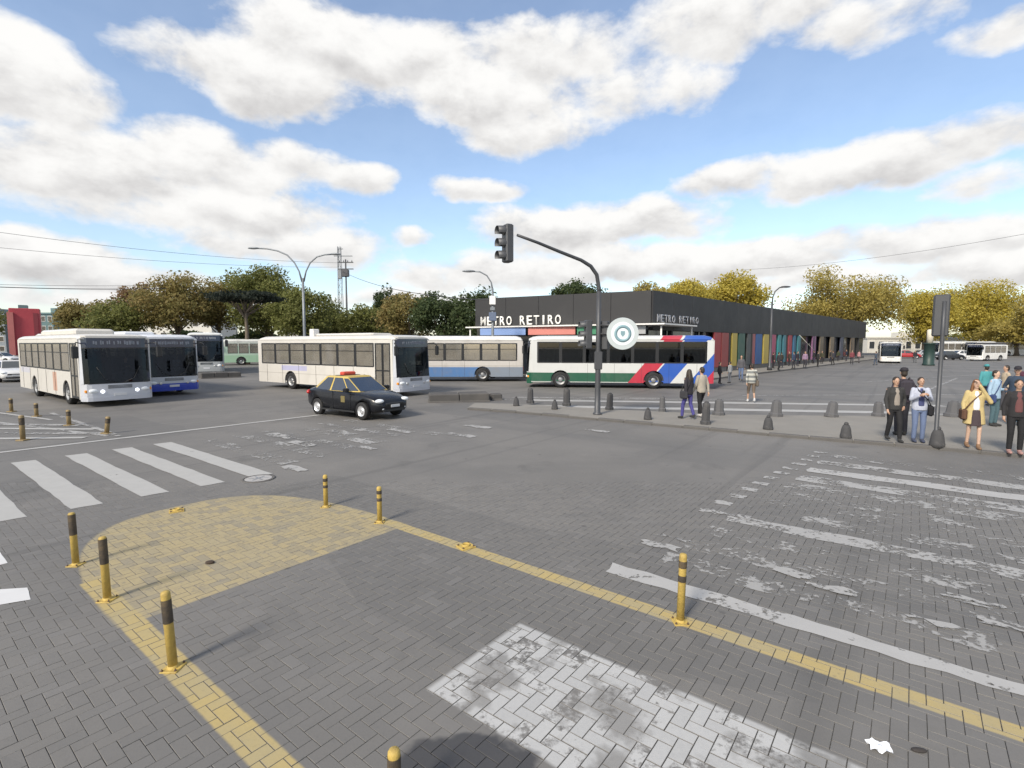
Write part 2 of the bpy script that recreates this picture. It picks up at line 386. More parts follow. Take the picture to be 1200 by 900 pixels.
def paver_geo(lx, ly, hz=.0):
    a, b = lx/2-gap, ly/2-gap
    vs = [(-a, -b, -.016), (a, -b, -.016), (a, b, -.016), (-a, b, -.016), (-a, -b, -ch), (a, -b, -ch), (a, b, -ch), (-a, b, -ch), (-a+ch, -b+ch, 0), (a-ch, -b+ch, 0), (a-ch, b-ch, 0), (-a+ch, b-ch, 0)]
    fs = [(8, 9, 10, 11)]+[(i+4, (i+1) % 4+4, (i+1) % 4+8, i+8) for i in range(4)]+[(i, (i+1) % 4, (i+1) % 4+4, i+4) for i in range(4)]
    return vs, fs
PV, PF = paver_geo(.2, .1)
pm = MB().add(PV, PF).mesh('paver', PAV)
rp = random.Random(11); cells = []
for c in range(-200, 200):
    for r_ in range(-30, 230):
        k = (c-r_) % 4
        if k == 0: u0, n0, vert = (c+1)*w, (r_+.5)*w, False
        elif k == 3: u0, n0, vert = (c+.5)*w, (r_+1)*w, True
        else: continue
        p = UN(u0, n0)
        if in_pz(p, -.13): cells.append((p.x, p.y, vert))
def shown(c):
    px, py = W((c[0], c[1], 0)); return -10 < px < 1210 and py < 906
near = sorted([c for c in cells if shown(c)], key=lambda c: c[0]**2+c[1]**2)[:300]
ns = set(near); first = None
for c in near:
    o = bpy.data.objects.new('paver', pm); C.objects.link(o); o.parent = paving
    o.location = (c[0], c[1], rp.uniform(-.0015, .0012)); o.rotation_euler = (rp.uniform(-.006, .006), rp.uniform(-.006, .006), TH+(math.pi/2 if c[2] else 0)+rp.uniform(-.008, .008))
va = np.array(PV); vs = []; fs = []
for c in cells:
    if c in ns: continue
    a = TH+(math.pi/2 if c[2] else 0)+rp.uniform(-.008, .008); ca, sa = math.cos(a), math.sin(a)
    tz, tx, ty = rp.uniform(-.0015, .0012), rp.uniform(-.006, .006), rp.uniform(-.006, .006)
    b = len(vs)
    for v in PV: vs.append((c[0]+v[0]*ca-v[1]*sa, c[1]+v[0]*sa+v[1]*ca, v[2]+tz+v[0]*tx+v[1]*ty))
    for f in PF: fs.append(tuple(b+i for i in f))
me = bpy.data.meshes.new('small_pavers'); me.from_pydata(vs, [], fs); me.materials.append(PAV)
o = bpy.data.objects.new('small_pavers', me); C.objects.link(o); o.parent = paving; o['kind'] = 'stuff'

# painted markings, each a thin worn sheet
def paint(name, col, keep):
    m, t, p = newmat(name); L = m.node_tree.links.new
    pos = t.n('ShaderNodeNewGeometry').outputs['Position']
    n = t.m('ADD', t.m('MULTIPLY', t.noise(pos, 1.6, 6, .7, .3), .6), t.m('MULTIPLY', t.noise(pos, 14.0, 4, .6), .4))
    al = t.m('SUBTRACT', 1.0, t.ss(n, keep-.02, keep+.05))
    c = t.mix(t.noise(pos, 4.0, 5), tuple(v*.82 for v in col), col)
    L(c, p.inputs['Base Color']); p.inputs['Roughness'].default_value = .7
    L(al, p.inputs['Alpha']); return m
WP = paint('fresh_white_road_paint', (.40, .395, .38), .64); WP2 = paint('worn_white_road_paint', (.36, .355, .345), .51)
WP3 = paint('faded_white_road_paint', (.33, .325, .315), .445); WP4 = paint('chipped_white_road_paint', (.40, .395, .385), .565); WPB = paint('bright_white_road_paint', (.62, .62, .62), .8)
def rough_quad(pts, z, m, name, seed=0, amp=.03, n=14, **t):     # straight bar with a slightly ragged outline
    r2 = random.Random(seed); a, b, c, d = [Vector((p[0], p[1])) for p in pts]; out = []
    for (p, q) in ((a, b), (b, c), (c, d), (d, a)):
        k = n if (q-p).length > 1.2 else 3
        nrm = Vector((-(q-p).y, (q-p).x)).normalized()
        for i in range(k): out.append(p.lerp(q, i/k)+nrm*r2.uniform(-amp, amp)*(0 if i == 0 else 1))
    return sheet(name, out, z, m, **t)
st = dict(kind='structure')
for i, n0 in enumerate([1.04, 1.94, 2.85, 3.74, 4.61]):
    w2 = .40
    rough_quad([UN(-15.45, n0), UN(-10.45+.1*i, n0), UN(-10.4+.1*i, n0+w2), UN(-15.4, n0+w2)], .0045, WP, 'zebra_stripe', i, .012, **st)
for i, n0 in enumerate([5.5, 6.4, 7.3, 8.2, 9.1, 10.0]):
    rough_quad([UN(-15.2, n0), UN(-10.6, n0), UN(-10.6, n0+.42), UN(-15.2, n0+.42)], .0049, WP3, 'zebra_stripe', i+20, .03, **st)
for i, (n0, m, hw) in enumerate([(5.95, WP3, .2), (6.6, WP3, .22), (7.25, WP3, .22), (7.95, WP2, .2), (8.6, WP3, .2), (9.2, WP3, .22), (9.8, WP3, .24), (10.5, WP3, .26), (11.2, WP2, .26), (12.05, WP4, .24), (12.95, WP2, .24), (13.85, WP3, .26)]):
    rough_quad([UN(-2.3+.08*i, n0-hw), UN(11.0, n0-hw), UN(11.0, n0+hw*.8), UN(-2.3+.08*i, n0+hw*.8)], .0045, m, 'zebra_stripe', i+40, .05, n=26, **st)
rough_quad([UN(-2.65, 5.13), UN(2.4, 5.17), UN(2.0, 5.33), UN(-2.7, 5.40)], .0045, WP4, 'lane_line', 77, .022, n=22, **st)
for i, k in enumerate(range(12)):    # short ticks where the crossing ends
    u0, n0 = -1.75-.07*k, 14.0-.55*k
    rough_quad([UN(u0, n0), UN(u0+.26, n0), UN(u0+.26, n0+.2), UN(u0, n0+.2)], .0054, WP2, 'stop_dash', 90+k, .03, **st)
rough_quad([UN(-17.25, 1.8), UN(-17.05, 1.8), UN(-16.95, 10.5), UN(-17.15, 10.5)], .0045, WP, 'stop_line', 5, .015, n=24, **st)
def gq(a, b, wd_, m, name, seed, z=.0045, amp=.012, **t):
    A, B = G(*a), G(*b); d = (B-A).normalized(); nn = Vector((-d.y, d.x, 0))*wd_/2
    return rough_quad([A-nn, B-nn, B+nn, A+nn], z, m, name, seed, amp, n=18, **t)
for i, (a, b, wd_) in enumerate([((-60, 488), (128, 511), .16), ((-60, 476), (60, 492), .14), ((60, 484), (140, 511), .15), ((-60, 502), (112, 503), .25), ((-60, 508), (122, 508), .28), ((-60, 515), (100, 513), .26), ((-60, 497), (95, 498.5), .3)]):
    gq(a, b, wd_, WP if i % 2 else WP2, 'hatch_line', 120+i, z=.0050+.0009*i, **st)
for i, (a, b, wd_) in enumerate([((612, 475.5), (1100, 484.5), .7), ((622, 469), (1105, 475.5), .6), ((600, 465.5), (780, 467), .3), ((870, 463.5), (1195, 462), .18), ((1085, 458), (1122, 443), .16), ((520, 468), (900, 468), .2), ((1010, 448), (1190, 436), .15)]):
    gq(a, b, wd_, WP if i < 2 else WP2, 'road_line', 140+i, z=.002+.0009*i, **st)
for i, (px, py, s) in enumerate([(345, 549, .35), (425, 517, .5), (400, 507, .6), (470, 505, .5), (540, 510, .5), (430, 525, .3), (775, 640, .25), (855, 603, .3), (560, 500, .5), (330, 511, .6), (352, 520, .5), (700, 505, .4), (790, 631, .18), (930, 672, .2), (975, 690, .22), (1090, 728, .16), (1180, 735, .2), (1140, 705, .22)]):
    p = G(px, py); d = U*s; e = Nv*(s*.32)
    rough_quad([(p.x-d.x-e.x, p.y-d.y-e.y), (p.x+d.x-e.x, p.y+d.y-e.y), (p.x+d.x+e.x, p.y+d.y+e.y), (p.x-d.x+e.x, p.y-d.y+e.y)], .0062+.0004*i, WP2, 'paint_patch', 200+i, .07, n=6, **st)
for i, pp in enumerate([[(-40, 693), (32, 689), (36, 703), (-40, 716)], [(-40, 645), (0, 647), (9, 660), (-40, 672)]]):
    rough_quad([G(*p) for p in pp], .0045, WPB, 'zebra_stripe', 300+i, .004, **st)
# ------------------------------------------------------------------ pedestrian island with kerb stones
SIDE = mat('beige_grey_footpath', (.225, .212, .19), .85, var=.16, scale=1.2, bump=.15, dirt=.4, dirtcol=(.12, .113, .103))
KERB = mat('dark_kerb_concrete', (.10, .095, .09), .85, var=.25, scale=3, bump=.3, dirt=.5, dirtcol=(.07, .07, .07))
IZ = .08
front = [G(p[0], p[1]+3.5) for p in [(548, 476.5), (605, 480.5), (700, 489), (800, 498), (900, 507), (1000, 515.5), (1100, 523.5), (1200, 533), (1330, 546)]]
back = [G(*p, IZ) for p in [(1330, 487), (1200, 487), (1110, 487), (975, 487), (845, 485.5), (715, 479.5), (650, 475.5), (600, 473), (556, 472)]]
isl = front+back
island = MB().slab([(p.x, p.y) for p in isl], -.05, IZ-.004).build('pavement', SIDE, kind='structure')
kk = 0
def kerb_run(pts, parent, h, wid=.16, ln=.95, m=KERB, inward=1, zb=-.04):
    r3 = random.Random(len(pts)); 
    for a, b in zip(pts[:-1], pts[1:]):
        L = (b-a).length; n = max(1, round(L/ln)); ang = math.atan2(b.y-a.y, b.x-a.x)
        for i in range(n):
            p = a.lerp(b, i/n)
            M = Matrix.Translation((p.x, p.y, 0)) @ Matrix.Rotation(ang, 4, 'Z')
            MB().bbox(.004, L/n-.004, -.03, wid, zb, h+r3.uniform(-.006, .006), .018, M=M).build('kerb_stone', m, parent)
kerb_run([Vector((p.x, p.y, 0)) for p in front], island, IZ)
# footpath along the station wall
FA, FB, FL = Vector((9.94, 36.8, 0)), Vector((62.6, 91.2, 0)), Vector((-3.07, 43.8, 0))
dR = (FB-FA).normalized(); nR = Vector((dR.y, -dR.x, 0))       # outward from the long side
dL = (FL-FA).normalized(); nL = Vector((-dL.y, dL.x, 0))*1
if nL.y > 0: nL = -nL
pp = [FA+nR*2.6+nL*2.0, FB+nR*2.6+dR*4, FB-nR*3+dR*4, FA-nR*2, FL-nR*1, FL+nL*2.0]
path = MB().slab([(p.x, p.y) for p in pp], -.05, .12).build('footpath', SIDE, kind='structure')
kerb_run([pp[0]+dR*.3, pp[1]], path, .125, ln=2.5, wid=.18, inward=1)
# low dark barriers
BAR = mat('dark_weathered_concrete', (.075, .072, .07), .9, var=.3, scale=2, bump=.4, dirt=.4, dirtcol=(.13, .12, .11))
def low_wall(a, b, h, dep, label, name='low_wall', small=False):
    A, B = G(*a), G(*b); L = (B-A).length; t = empty(name, A, math.atan2(B.y-A.y, B.x-A.x), label=label, cat='low wall')
    n = max(1, round(L/1.1))
    for i in range(n): MB().bbox(i*L/n+.008, (i+1)*L/n-.008, 0, dep, -.02, h*(1+.04*math.sin(i*2.1)), .04).build('wall_block', BAR, t)
    MB().bbox(-.03, L+.03, -.03, dep+.03, -.03, .06, .02).build('footing', KERB, t)
low_wall((503, 472), (574, 470.5), .36, 1.1, 'low dark concrete wall on the road ahead of the taxi')
low_wall((577, 469), (589, 468.6), .28, .6, 'short dark concrete block at the end of the low wall', 'concrete_block')
low_wall((236, 444), (283, 442), .42, 1.5, 'low dark wall near the parked pale green bus')

# ------------------------------------------------------------------ station building
FAS = mat('charcoal_cladding', (.021, .021, .023), .6, var=.14, scale=.8, dirt=.25, dirtcol=(.07, .07, .07))
WALLD = mat('dark_shopfront_glass', (.02, .024, .03), .15, spec=.7)
WHITE = mat('white_painted_metal', (.72, .71, .69), .5, dirt=.25, dirtcol=(.4, .38, .34))
GREYW = mat('warm_grey_wall', (.09, .09, .092), .7)
bz = 6.4
sta = empty('station_building', FA, label='long black station building with coloured panels and lettering on its walls', cat='building')
def sp(p): return Vector((p.x-FA.x, p.y-FA.y, p.z))
depth = (FB-FA).length
BK = FB+(FL-FA).normalized()*15.5
MB().slab([sp(p)[:2] for p in (FA-nR*.25-nL*.2, FB-nR*.25, BK, FL-nL*.2)], 0, bz-.25).build('wall', WALLD, sta)
MB().slab([sp(p)[:2] for p in (FA-nR*.1-nL*.1, FB-nR*.1, BK, FL-nL*.1)], bz-.22, bz-.05).build('roof', GREYW, sta)
def wall_pieces(a, d, n, length, step, z0, z1, name, m, th=.12, gapw=.014):
    k = max(1, round(length/step)); ang = math.atan2(d.y, d.x)
    for i in range(k):
        p = sp(a+d*(length*i/k)); M = Matrix.Translation(p) @ Matrix.Rotation(ang, 4, 'Z')
        s = 1 if n.dot(Vector((-d.y, d.x, 0))) > 0 else -1
        y0, y1 = (0, th) if s > 0 else (-th, 0)
        MB().bbox(gapw/2, length/k-gapw/2, y0-.25*s if s > 0 else y0, y1 if s > 0 else y1+.25, z0, z1, .012, M=M).build(name, m, sta)
wall_pieces(FA, dR, nR, depth, 3.1, 3.6, bz, 'fascia_panel', FAS)
wall_pieces(FA+dL*.0, dL, nL, (FL-FA).length, 2.9, 4.05, bz-.004, 'fascia_panel', FAS, th=.1)
# coloured upright panels of the long side, placed by where they meet the footpath
def facR(px, off=0.0):           # point of the long side seen at that column
    k = (px-600)/F; a = FA+nR*off
    # a.x + t dR.x = k (a.y + t dR.y)
    t = (k*a.y-a.x)/(dR.x-k*dR.y); return a+dR*t, t
pal = [(836, 844, (.30, .03, .04)), (845, 853, (.26, .05, .05)), (857, 863, (.42, .33, .07)), (865, 872, (.04, .10, .08)), (875, 879, (.06, .07, .08)), (880, 884, (.30, .09, .10)), (885, 892, (.03, .10, .28)), (894, 900, (.46, .36, .08)),
       (902, 908, (.36, .07, .14)), (911, 914.5, (.04, .25, .28)), (917, 920, (.05, .20, .26)), (923, 927, (.34, .06, .08)), (929, 931.5, (.05, .16, .28)), (934, 937, (.06, .22, .26)), (951, 955, (.22, .10, .20)), (960, 964, (.16, .13, .09)), (972, 976, (.20, .16, .11)), (984, 987, (.07, .08, .12)), (996, 1000, (.17, .13, .09))]
for i, (x0, x1, c) in enumerate(pal):
    pa, ta = facR(x0, .1); pb, tb = facR(x1, .1)
    M = Matrix.Translation(sp(pa)) @ Matrix.Rotation(math.atan2(dR.y, dR.x), 4, 'Z')
    MB().bbox(0, tb-ta, -.02, .16, .55, 3.597, .02, M=M).build('coloured_panel', mat('panel_paint_%d' % i, tuple(v*.85 for v in c), .5, var=.1, scale=2, dirt=.2), sta)
for i in range(13):
    p = sp(FA+dR*(3+i*5.6)-nR*.02); M = Matrix.Translation(p) @ Matrix.Rotation(math.atan2(dR.y, dR.x), 4, 'Z')
    MB().bbox(-.12, .12, -.16, .2, .1, 3.597, .02, M=M).build('column', FAS, sta)
    MB().bbox(.3, 5.1, -.12, .2, .12, .55, .03, M=M).build('plinth', GREYW, sta)
# white-edged canopy over the short side, round the corner
pc, tcn = facR(818, 1.4)
cp = [FL+nL*1.6, FA+nL*1.6+nR*1.4, FA+nR*1.4+dR*tcn*.93, FA+dR*tcn*.93+nR*.14, FA+nR*.14+nL*.14, FL+nL*.14]
MB().slab([sp(p)[:2] for p in cp], 3.90, 4.0).build('canopy', WHITE, sta)
for q in (cp[1]-nL*.3-nR*.3, cp[2]-dR*.4-nR*.25, FA+(FL-FA)*.5+nL*1.35, FL+nL*1.35-dL*.3):
    MB().lathe([(.06, .1), (.06, 3.87)], sp(q), seg=10).build('canopy_post', WHITE, sta)
# shop signs under the canopy
def facL(px, off):
    k = (px-600)/F; a = FA+nL*off; t = (k*a.y-a.x)/(dL.x-k*dL.y); return a+dL*t
for (x0, x1, c, nm) in [(563, 616, (.20, .30, .55), 'shop_sign'), (619, 674, (.55, .20, .17), 'shop_sign'), (676, 700, (.05, .22, .12), 'shop_sign'), (703, 756, (.35, .36, .37), 'shop_sign')]:
    a, b = sp(facL(x0, 1.5)), sp(facL(x1, 1.5)); L = (b-a).length
    M = Matrix.Translation(a) @ Matrix.Rotation(math.atan2((b-a).y, (b-a).x), 4, 'Z')
    MB().bbox(0, L, -.05, .05, 3.28, 3.895, .02, M=M).build(nm, mat('shop_sign_%d' % x0, c, .5, var=.1, scale=1.5), sta)
LETJ = []
def letters(text, M, h, width, m, parent, nm='sign_letter', th=.05):
    adv = width/len(text)
    for i, chx in enumerate(text):
        if chx == ' ': continue
        cu = bpy.data.curves.new('letter', 'FONT'); cu.body = chx; cu.size = 1; cu.extrude = 0.0; cu.resolution_u = 3; cu.offset = .018
        to = bpy.data.objects.new('tmp', cu); C.objects.link(to); LETJ.append((to, i, chx, M, h, adv, m, parent, nm, th))
def flush_letters():
    dg = bpy.context.evaluated_depsgraph_get()
    made = [(bpy.data.meshes.new_from_object(j[0].evaluated_get(dg)), j) for j in LETJ]
    for me, (to, i, chx, M, h, adv, m, parent, nm, th) in made:
        bpy.data.objects.remove(to)
        bm = bmesh.new(); bm.from_mesh(me)
        ex = bmesh.ops.extrude_face_region(bm, geom=bm.faces[:])
        bmesh.ops.translate(bm, verts=[v for v in ex['geom'] if isinstance(v, bmesh.types.BMVert)], vec=(0, 0, 1))
        xs = [v.co.x for v in bm.verts]; ys = [v.co.y for v in bm.verts]
        x0, x1, y0, y1 = min(xs), max(xs), min(ys), max(ys)
        lw = adv*(.78 if chx != 'I' else .24); off = adv*i+(adv-lw)/2
        for v in bm.verts:
            v.co = M @ Vector((off+(v.co.x-x0)/(x1-x0)*lw, -th*v.co.z, (v.co.y-y0)/(y1-y0)*h))
        bmesh.ops.recalc_face_normals(bm, faces=bm.faces); bm.to_mesh(me); bm.free()
        me.materials.clear(); me.materials.append(m)
        o = bpy.data.objects.new(nm, me); C.objects.link(o); o.parent = parent
LETW = mat('white_sign_letter', (.75, .74, .70), .5); LETG = mat('grey_steel_letter', (.30, .31, .34), .4, .3)
a, b = sp(facL(563, .16)), sp(facL(658, .16)); L = (b-a).length
M = Matrix.Translation((a.x, a.y, 4.12)) @ Matrix.Rotation(math.atan2((b-a).y, (b-a).x), 4, 'Z')
letters('METRO RETIRO', M, .74, L, LETW, sta)
pa, ta = facR(768, .14); pb, tb = facR(817, .14)
M = Matrix.Translation((sp(pa).x, sp(pa).y, 4.18)) @ Matrix.Rotation(math.atan2(dR.y, dR.x), 4, 'Z')
letters('METRO RETIRO', M, .56, tb-ta, LETG, sta)
flush_letters()

# ------------------------------------------------------------------ bollards
YEL = mat('chipped_yellow_paint', (.47, .335, .085), .65, var=.3, scale=16, bump=.25, dirt=.65, dirtcol=(.12, .08, .04))
BBAND = mat('grimy_black_band', (.045, .036, .028), .65, var=.5, scale=18, bump=.25, dirt=.85, dirtcol=(.17, .12, .055))
BOLT = mat('rusty_bolt', (.10, .06, .04), .7, .3)
def bollard(p, h, label, tilt=(0, 0), style=0, group=None):
    t = empty('bollard', p, random.uniform(0, 6), label=label, cat='bollard', group=group)
    t.rotation_euler = (tilt[0], tilt[1], 0)
    r = .035
    MB().lathe([(r, .0), (r, h-.03), (r*.96, h-.012), (r*.75, h), (.004, h+.004)], seg=16).build('post', YEL, t)
    bands = [(.58, .97)] if style == 0 else [(.60, .69), (.80, .90)] if style == 1 else [(.60, .90)]
    for (a, b) in bands: MB().lathe([(r+.0015, h*a), (r+.0025, h*a+.006), (r+.0025, h*b-.006), (r+.0015, h*b)], seg=16, caps=False).build('band', BBAND, t)
    bp = MB().bbox(-.07, .07, -.07, .07, -.01, .010, .004).build('base_plate', YEL, t)
    MB().lathe([(r+.010, .008), (r+.007, .02), (r, .03)], seg=16, caps=False).build('collar', YEL, t)
    for sx in (-1, 1):
        for sy in (-1, 1): MB().lathe([(.010, .008), (.010, .018), (.005, .019), (.005, .028), (.001, .029)], (sx*.054, sy*.054, 0), seg=6).build('bolt', BOLT, bp)
    return t
for (px, py, h, lab, tl, sty) in [
    (89, 662, .63, 'yellow bollard with dark upper half at the outer curve of the yellow island nose', (0, -.02), 0),
    (126, 703, .66, 'yellow bollard with brown-black upper half at the start of the narrow yellow strip', (0, -.02), 0),
    (203, 783, .64, 'yellow bollard with black band below a yellow cap, on the bare yellow strip', (.0, -.05), 2),
    (382, 594, .52, 'yellow bollard with dark bands at the far rim of the yellow island nose', (0, .0), 1),
    (445, 612, .53, 'yellow bollard with two black bands at the corner where nose and long strip meet', (0, 0), 1),
    (797, 729, .66, 'bright yellow bollard with two dark bands beside the long white lane line', (0, .02), 1),
    (463, 955, .385, 'yellow bollard by the dark oil stain and white bar', (0, 0), 2)]:  # the "oil stain" is the painted shadow of the camera car
    bollard(G(px, py), h, lab, tl, sty)
for (px, py, lab) in [(546, 641, 'bare yellow base plate of a missing bollard on the long yellow strip'), (207, 599, 'pale yellow stump plate of a missing bollard on the rim of the island nose')]:
    t = empty('bollard_stump', G(px, py), .6, label=lab, cat='bollard stump')
    pl = MB().bbox(-.1, .1, -.09, .09, -.01, .018, .006).build('base_plate', YEL, t)
    MB().lathe([(.05, .01), (.052, .035), (.046, .045), (.044, .02)], seg=14, caps=False).build('sawn_post', YEL, t)
    for sx in (-1, 1):
        for sy in (-1, 1): MB().lathe([(.013, .014), (.013, .03), (.002, .032)], (sx*.075, sy*.068, 0), seg=6).build('bolt', BOLT, pl)
DULL = mat('faded_ochre_paint', (.26, .19, .09), .7, var=.3, scale=10, dirt=.6, dirtcol=(.10, .08, .06))
def far_bollard(px, py, h, label, tilt=0.0):
    t = empty('bollard', G(px, py), 0, label=label, cat='bollard', group='bollards round the hatched road area')
    t.rotation_euler = (0, tilt, 0)
    MB().lathe([(.06, 0), (.06, h-.02), (.045, h), (.004, h+.003)], seg=12).build('post', DULL, t)
    MB().lathe([(.063, h*.62), (.063, h*.9)], seg=12, caps=False).build('band', BBAND, t)
    MB().bbox(-.11, .11, -.11, .11, -.01, .03, .01).build('base_plate', DULL, t)
far_bollard(13.5, 482.5, .52, 'faded ochre bollard at the far end of the hatched area behind the bus flank')
far_bollard(43, 488, .48, 'faded ochre bollard by the rear door of the cream bus')
far_bollard(27, 516, .68, 'taller faded yellow bollard standing on the pale hatch lines')
far_bollard(81, 498.5, .5, 'faded ochre bollard beside the front wheel of the cream bus')
far_bollard(125, 508, .50, 'leaning grey-ochre bollard at the tip of the hatched area', .14)

CONC = mat('dark_grey_bollard_concrete', (.055, .055, .058), .85, var=.25, scale=9, bump=.3, dirt=.5, dirtcol=(.18, .17, .16))
CONC2 = mat('grey_bollard_concrete', (.10, .10, .105), .85, var=.2, scale=8, bump=.3, dirt=.4, dirtcol=(.09, .09, .09))
def cone_bollard(px, py, label, s=1.0):
    t = empty('cone_bollard', G(px, py, IZ), 0, label=label, cat='bollard', group='small cone bollards along the kerb'); t.scale = (s*.86, s*.86, s*.95)
    MB().lathe([(.16, -.02), (.165, .05), (.15, .12), (.13, .26), (.09, .36), (.075, .37)], seg=14).build('body', CONC, t)
    MB().lathe([(.06, .365), (.065, .40), (.045, .44), (.006, .455)], seg=12).build('knob', CONC, t)
    return t
for (px, py, lab, s) in [(605, 475.5, 'small dark cone bollard at the left end of the kerbed island, near the low wall', .9), (650, 479.5, 'small dark cone bollard on the kerb left of the traffic signal mast', .9),
    (759, 491.5, 'small dark cone bollard on the kerb in front of the walking couple', .95), (900, 503, 'small dark cone bollard on the kerb between couple and waiting trio', 1.0),
    (991, 513, 'small dark cone bollard on the kerb next to the black-clad pedestrian', 1.0), (1098, 522.5, 'dark cone bollard at the foot of the signal pole beside the yellow coat', 1.15)]:
    cone_bollard(px, py, lab, s)
def post_bollard(px, py, label, h=.78, w2=.15, m=CONC2, lean=0.0, grp='concrete post bollards along the back of the island'):
    t = empty('post_bollard', G(px, py, IZ), .2, label=label, cat='bollard', group=grp); t.rotation_euler = (0, lean, .2); t.scale = (.86, .86, .86)
    mb = MB(); rg = []
    for (z, k) in [(-.02, 1.25), (.10, 1.25), (.14, 1.0), (h-.1, .86), (h-.03, .8), (h, .6)]:
        rg.append([(k*w2*math.cos(a)*1.0, k*w2*math.sin(a), z) for a in [math.pi/8+i*math.pi/4 for i in range(8)]])
    mb.ring(rg, smooth=False).build('shaft', m, t)
    MB().lathe([(w2*.55, h-.01), (w2*.5, h+.03), (.01, h+.05)], seg=8).build('cap', m, t)
for (px, py, lab, hh, ww, mm, ln) in [(621.5, 472, 'dark concrete post bollard below the nose of the striped bus', .72, .16, CONC, 0), (664, 475, 'dark concrete post bollard below the front wheel of the striped bus', .80, .17, CONC, 0),
    (714, 480, 'dark concrete post bollard just right of the traffic mast foot', .72, .15, CONC, .05), (776, 481.5, 'slim light grey post bollard behind the walking couple', .62, .13, CONC2, 0), (826.5, 497, 'grey post bollard in front of the walking couple on the kerb side', .80, .15, CONC, .04),
    (842, 486, 'pale grey post bollard right behind the beige-jacketed walker', .62, .2, CONC2, .03), (909, 487.5, 'wide grey post bollard on the white crossing line', .62, .22, CONC2, .06), (974, 488, 'wide grey post bollard leaning near the waiting pedestrians', .58, .22, CONC2, .14), (1029, 487.5, 'wide dark grey post bollard left of the black-clad pedestrian', .55, .2, CONC2, 0), (1116, 488, 'wide dark grey post bollard between signal pole and yellow coat', .6, .24, CONC2, .1)]:
    post_bollard(px, py, lab, hh, ww, mm, ln)

# ------------------------------------------------------------------ signals, lamp posts, poles, cables
DARKM = mat('dark_grey_metal', (.070, .073, .080), .5, .3, dirt=.3, dirtcol=(.1, .1, .1))
LENS = mat('dark_signal_lens', (.03, .03, .03), .25)
def signal_head(parent, M, back=False, name='signal_head'):
    h = MB().bbox(-.17, .17, -.12, .12, -.55, .55, .03, M=M).build(name, DARKM, parent)
    for k in range(3):
        z = .36-.36*k
        MB().ring([[M @ Vector((.135*math.cos(a), -.12, z+.135*math.sin(a))) for a in [i*math.pi/8 for i in range(16)]], [M @ Vector((.11*math.cos(a), -.135, z+.11*math.sin(a))) for a in [i*math.pi/8 for i in range(16)]]]).build('lens', [LENS][0], h)
        arc = [math.pi*(-.15+1.3*i/12) for i in range(13)]
        rg = []
        for (yy, rr_, dz) in ((-.10, .155, 0), (-.36, .15, -.02), (-.36, .143, -.02), (-.10, .147, 0)):
            rg.append([M @ Vector((rr_*math.cos(a), yy, z+dz+rr_*math.sin(a))) for a in arc])
        MB().ring(rg, closed=False).build('visor', DARKM, h)
    return h
pb_ = G(700, 485.5, IZ); Yp = pb_.y
mast = empty('traffic_signal_mast', pb_, 0, label='tall dark traffic signal mast with curved arm over the road', cat='traffic light')
def ml(px, py, Y): return Vector((XD(px, Y)-pb_.x, Y-pb_.y, ZH(py, Y)-IZ))
zt = ZH(338, Yp)-IZ
MB().lathe([(.16, -.02), (.16, .05), (.11, .08), (.10, .9), (.085, 2.5), (.08, zt-.1)], seg=14).build('pole', DARKM, mast)
arm = [Vector((0, 0, zt-.15)), Vector((0, 0, zt)), ml(698, 322, Yp-.1), ml(691, 312, Yp-.2), ml(680, 305, Yp-.35), ml(655, 295, Yp-.7), ml(630, 284.5, Yp-1.1), ml(606, 275.5, Yp-1.5)]
MB().tube(arm, [.075, .07, .068, .065, .06, .055, .05, .045], 10).build('arm', DARKM, mast)
hp = ml(595, 285.5, Yp-1.55)
hm = Matrix.Translation(hp) @ Matrix.Rotation(R(-62), 4, 'Z') @ Matrix.Scale(1.08, 4)
signal_head(mast, hm)
signal_head(mast, Matrix.Translation(ml(692, 392, Yp)+Vector((-.10, 0, 0))) @ Matrix.Rotation(R(-80), 4, 'Z') @ Matrix.Scale(.92, 4))
signal_head(mast, Matrix.Translation(ml(708, 393, Yp)+Vector((.02, .12, 0))) @ Matrix.Rotation(R(150), 4, 'Z') @ Matrix.Scale(.92, 4))
MB().bbox(-.12, .14, -.1, .1, ZH(433, Yp)-IZ, ZH(412, Yp)-IZ, .02).build('control_box', DARKM, mast)
# map marker icon, added as a round plate on a bracket
SGW = mat('pale_marker_plate', (.70, .76, .78), .4, var=.06); SGT = mat('teal_grey_marker_ring', (.20, .32, .36), .4, var=.08)
sc_ = ml(729, 391, Yp-.25); 
rs = empty('map_marker', pb_, 0, label='round white sign with teal ring fixed to the signal mast', cat='sign')  # added map marker icon, not a real sign on the mast
MB().lathe([(.555, .0), (.56, -.01), (.555, -.03)], sc_, 'y', 40).build('plate', mat('grey_white_marker_rim', (.48, .53, .54), .45, var=.05), rs)
MB().lathe([(.41, -.028), (.41, -.036)], sc_, 'y', 36).build('inner_disc', SGW, rs)
rg = []
for (r0, yy) in ((.20, -.034), (.20, -.042), (.30, -.042), (.30, -.034)):
    rg.append([sc_+Vector((r0*math.sin(a), yy, r0*math.cos(a))) for a in [i*math.pi/18 for i in range(36)]])
MB().ring(rg, caps=False).build('ring', SGT, rs)
MB().prism([(sc_.x-.075, sc_.z+.09), (sc_.x+.075, sc_.z+.09), (sc_.x+.075, sc_.z-.02), (sc_.x, sc_.z-.11), (sc_.x-.075, sc_.z-.02)], sc_.y-.044, sc_.y-.036).build('emblem', SGT, rs)
MB().tube([Vector((.05, -.02, sc_.z)), sc_+Vector((-.2, .02, 0))], .03, 8).build('bracket', DARKM, rs)
MB().tube([Vector((.05, -.02, sc_.z+.3)), sc_+Vector((-.2, .02, .3))], .03, 8).build('bracket', DARKM, rs)
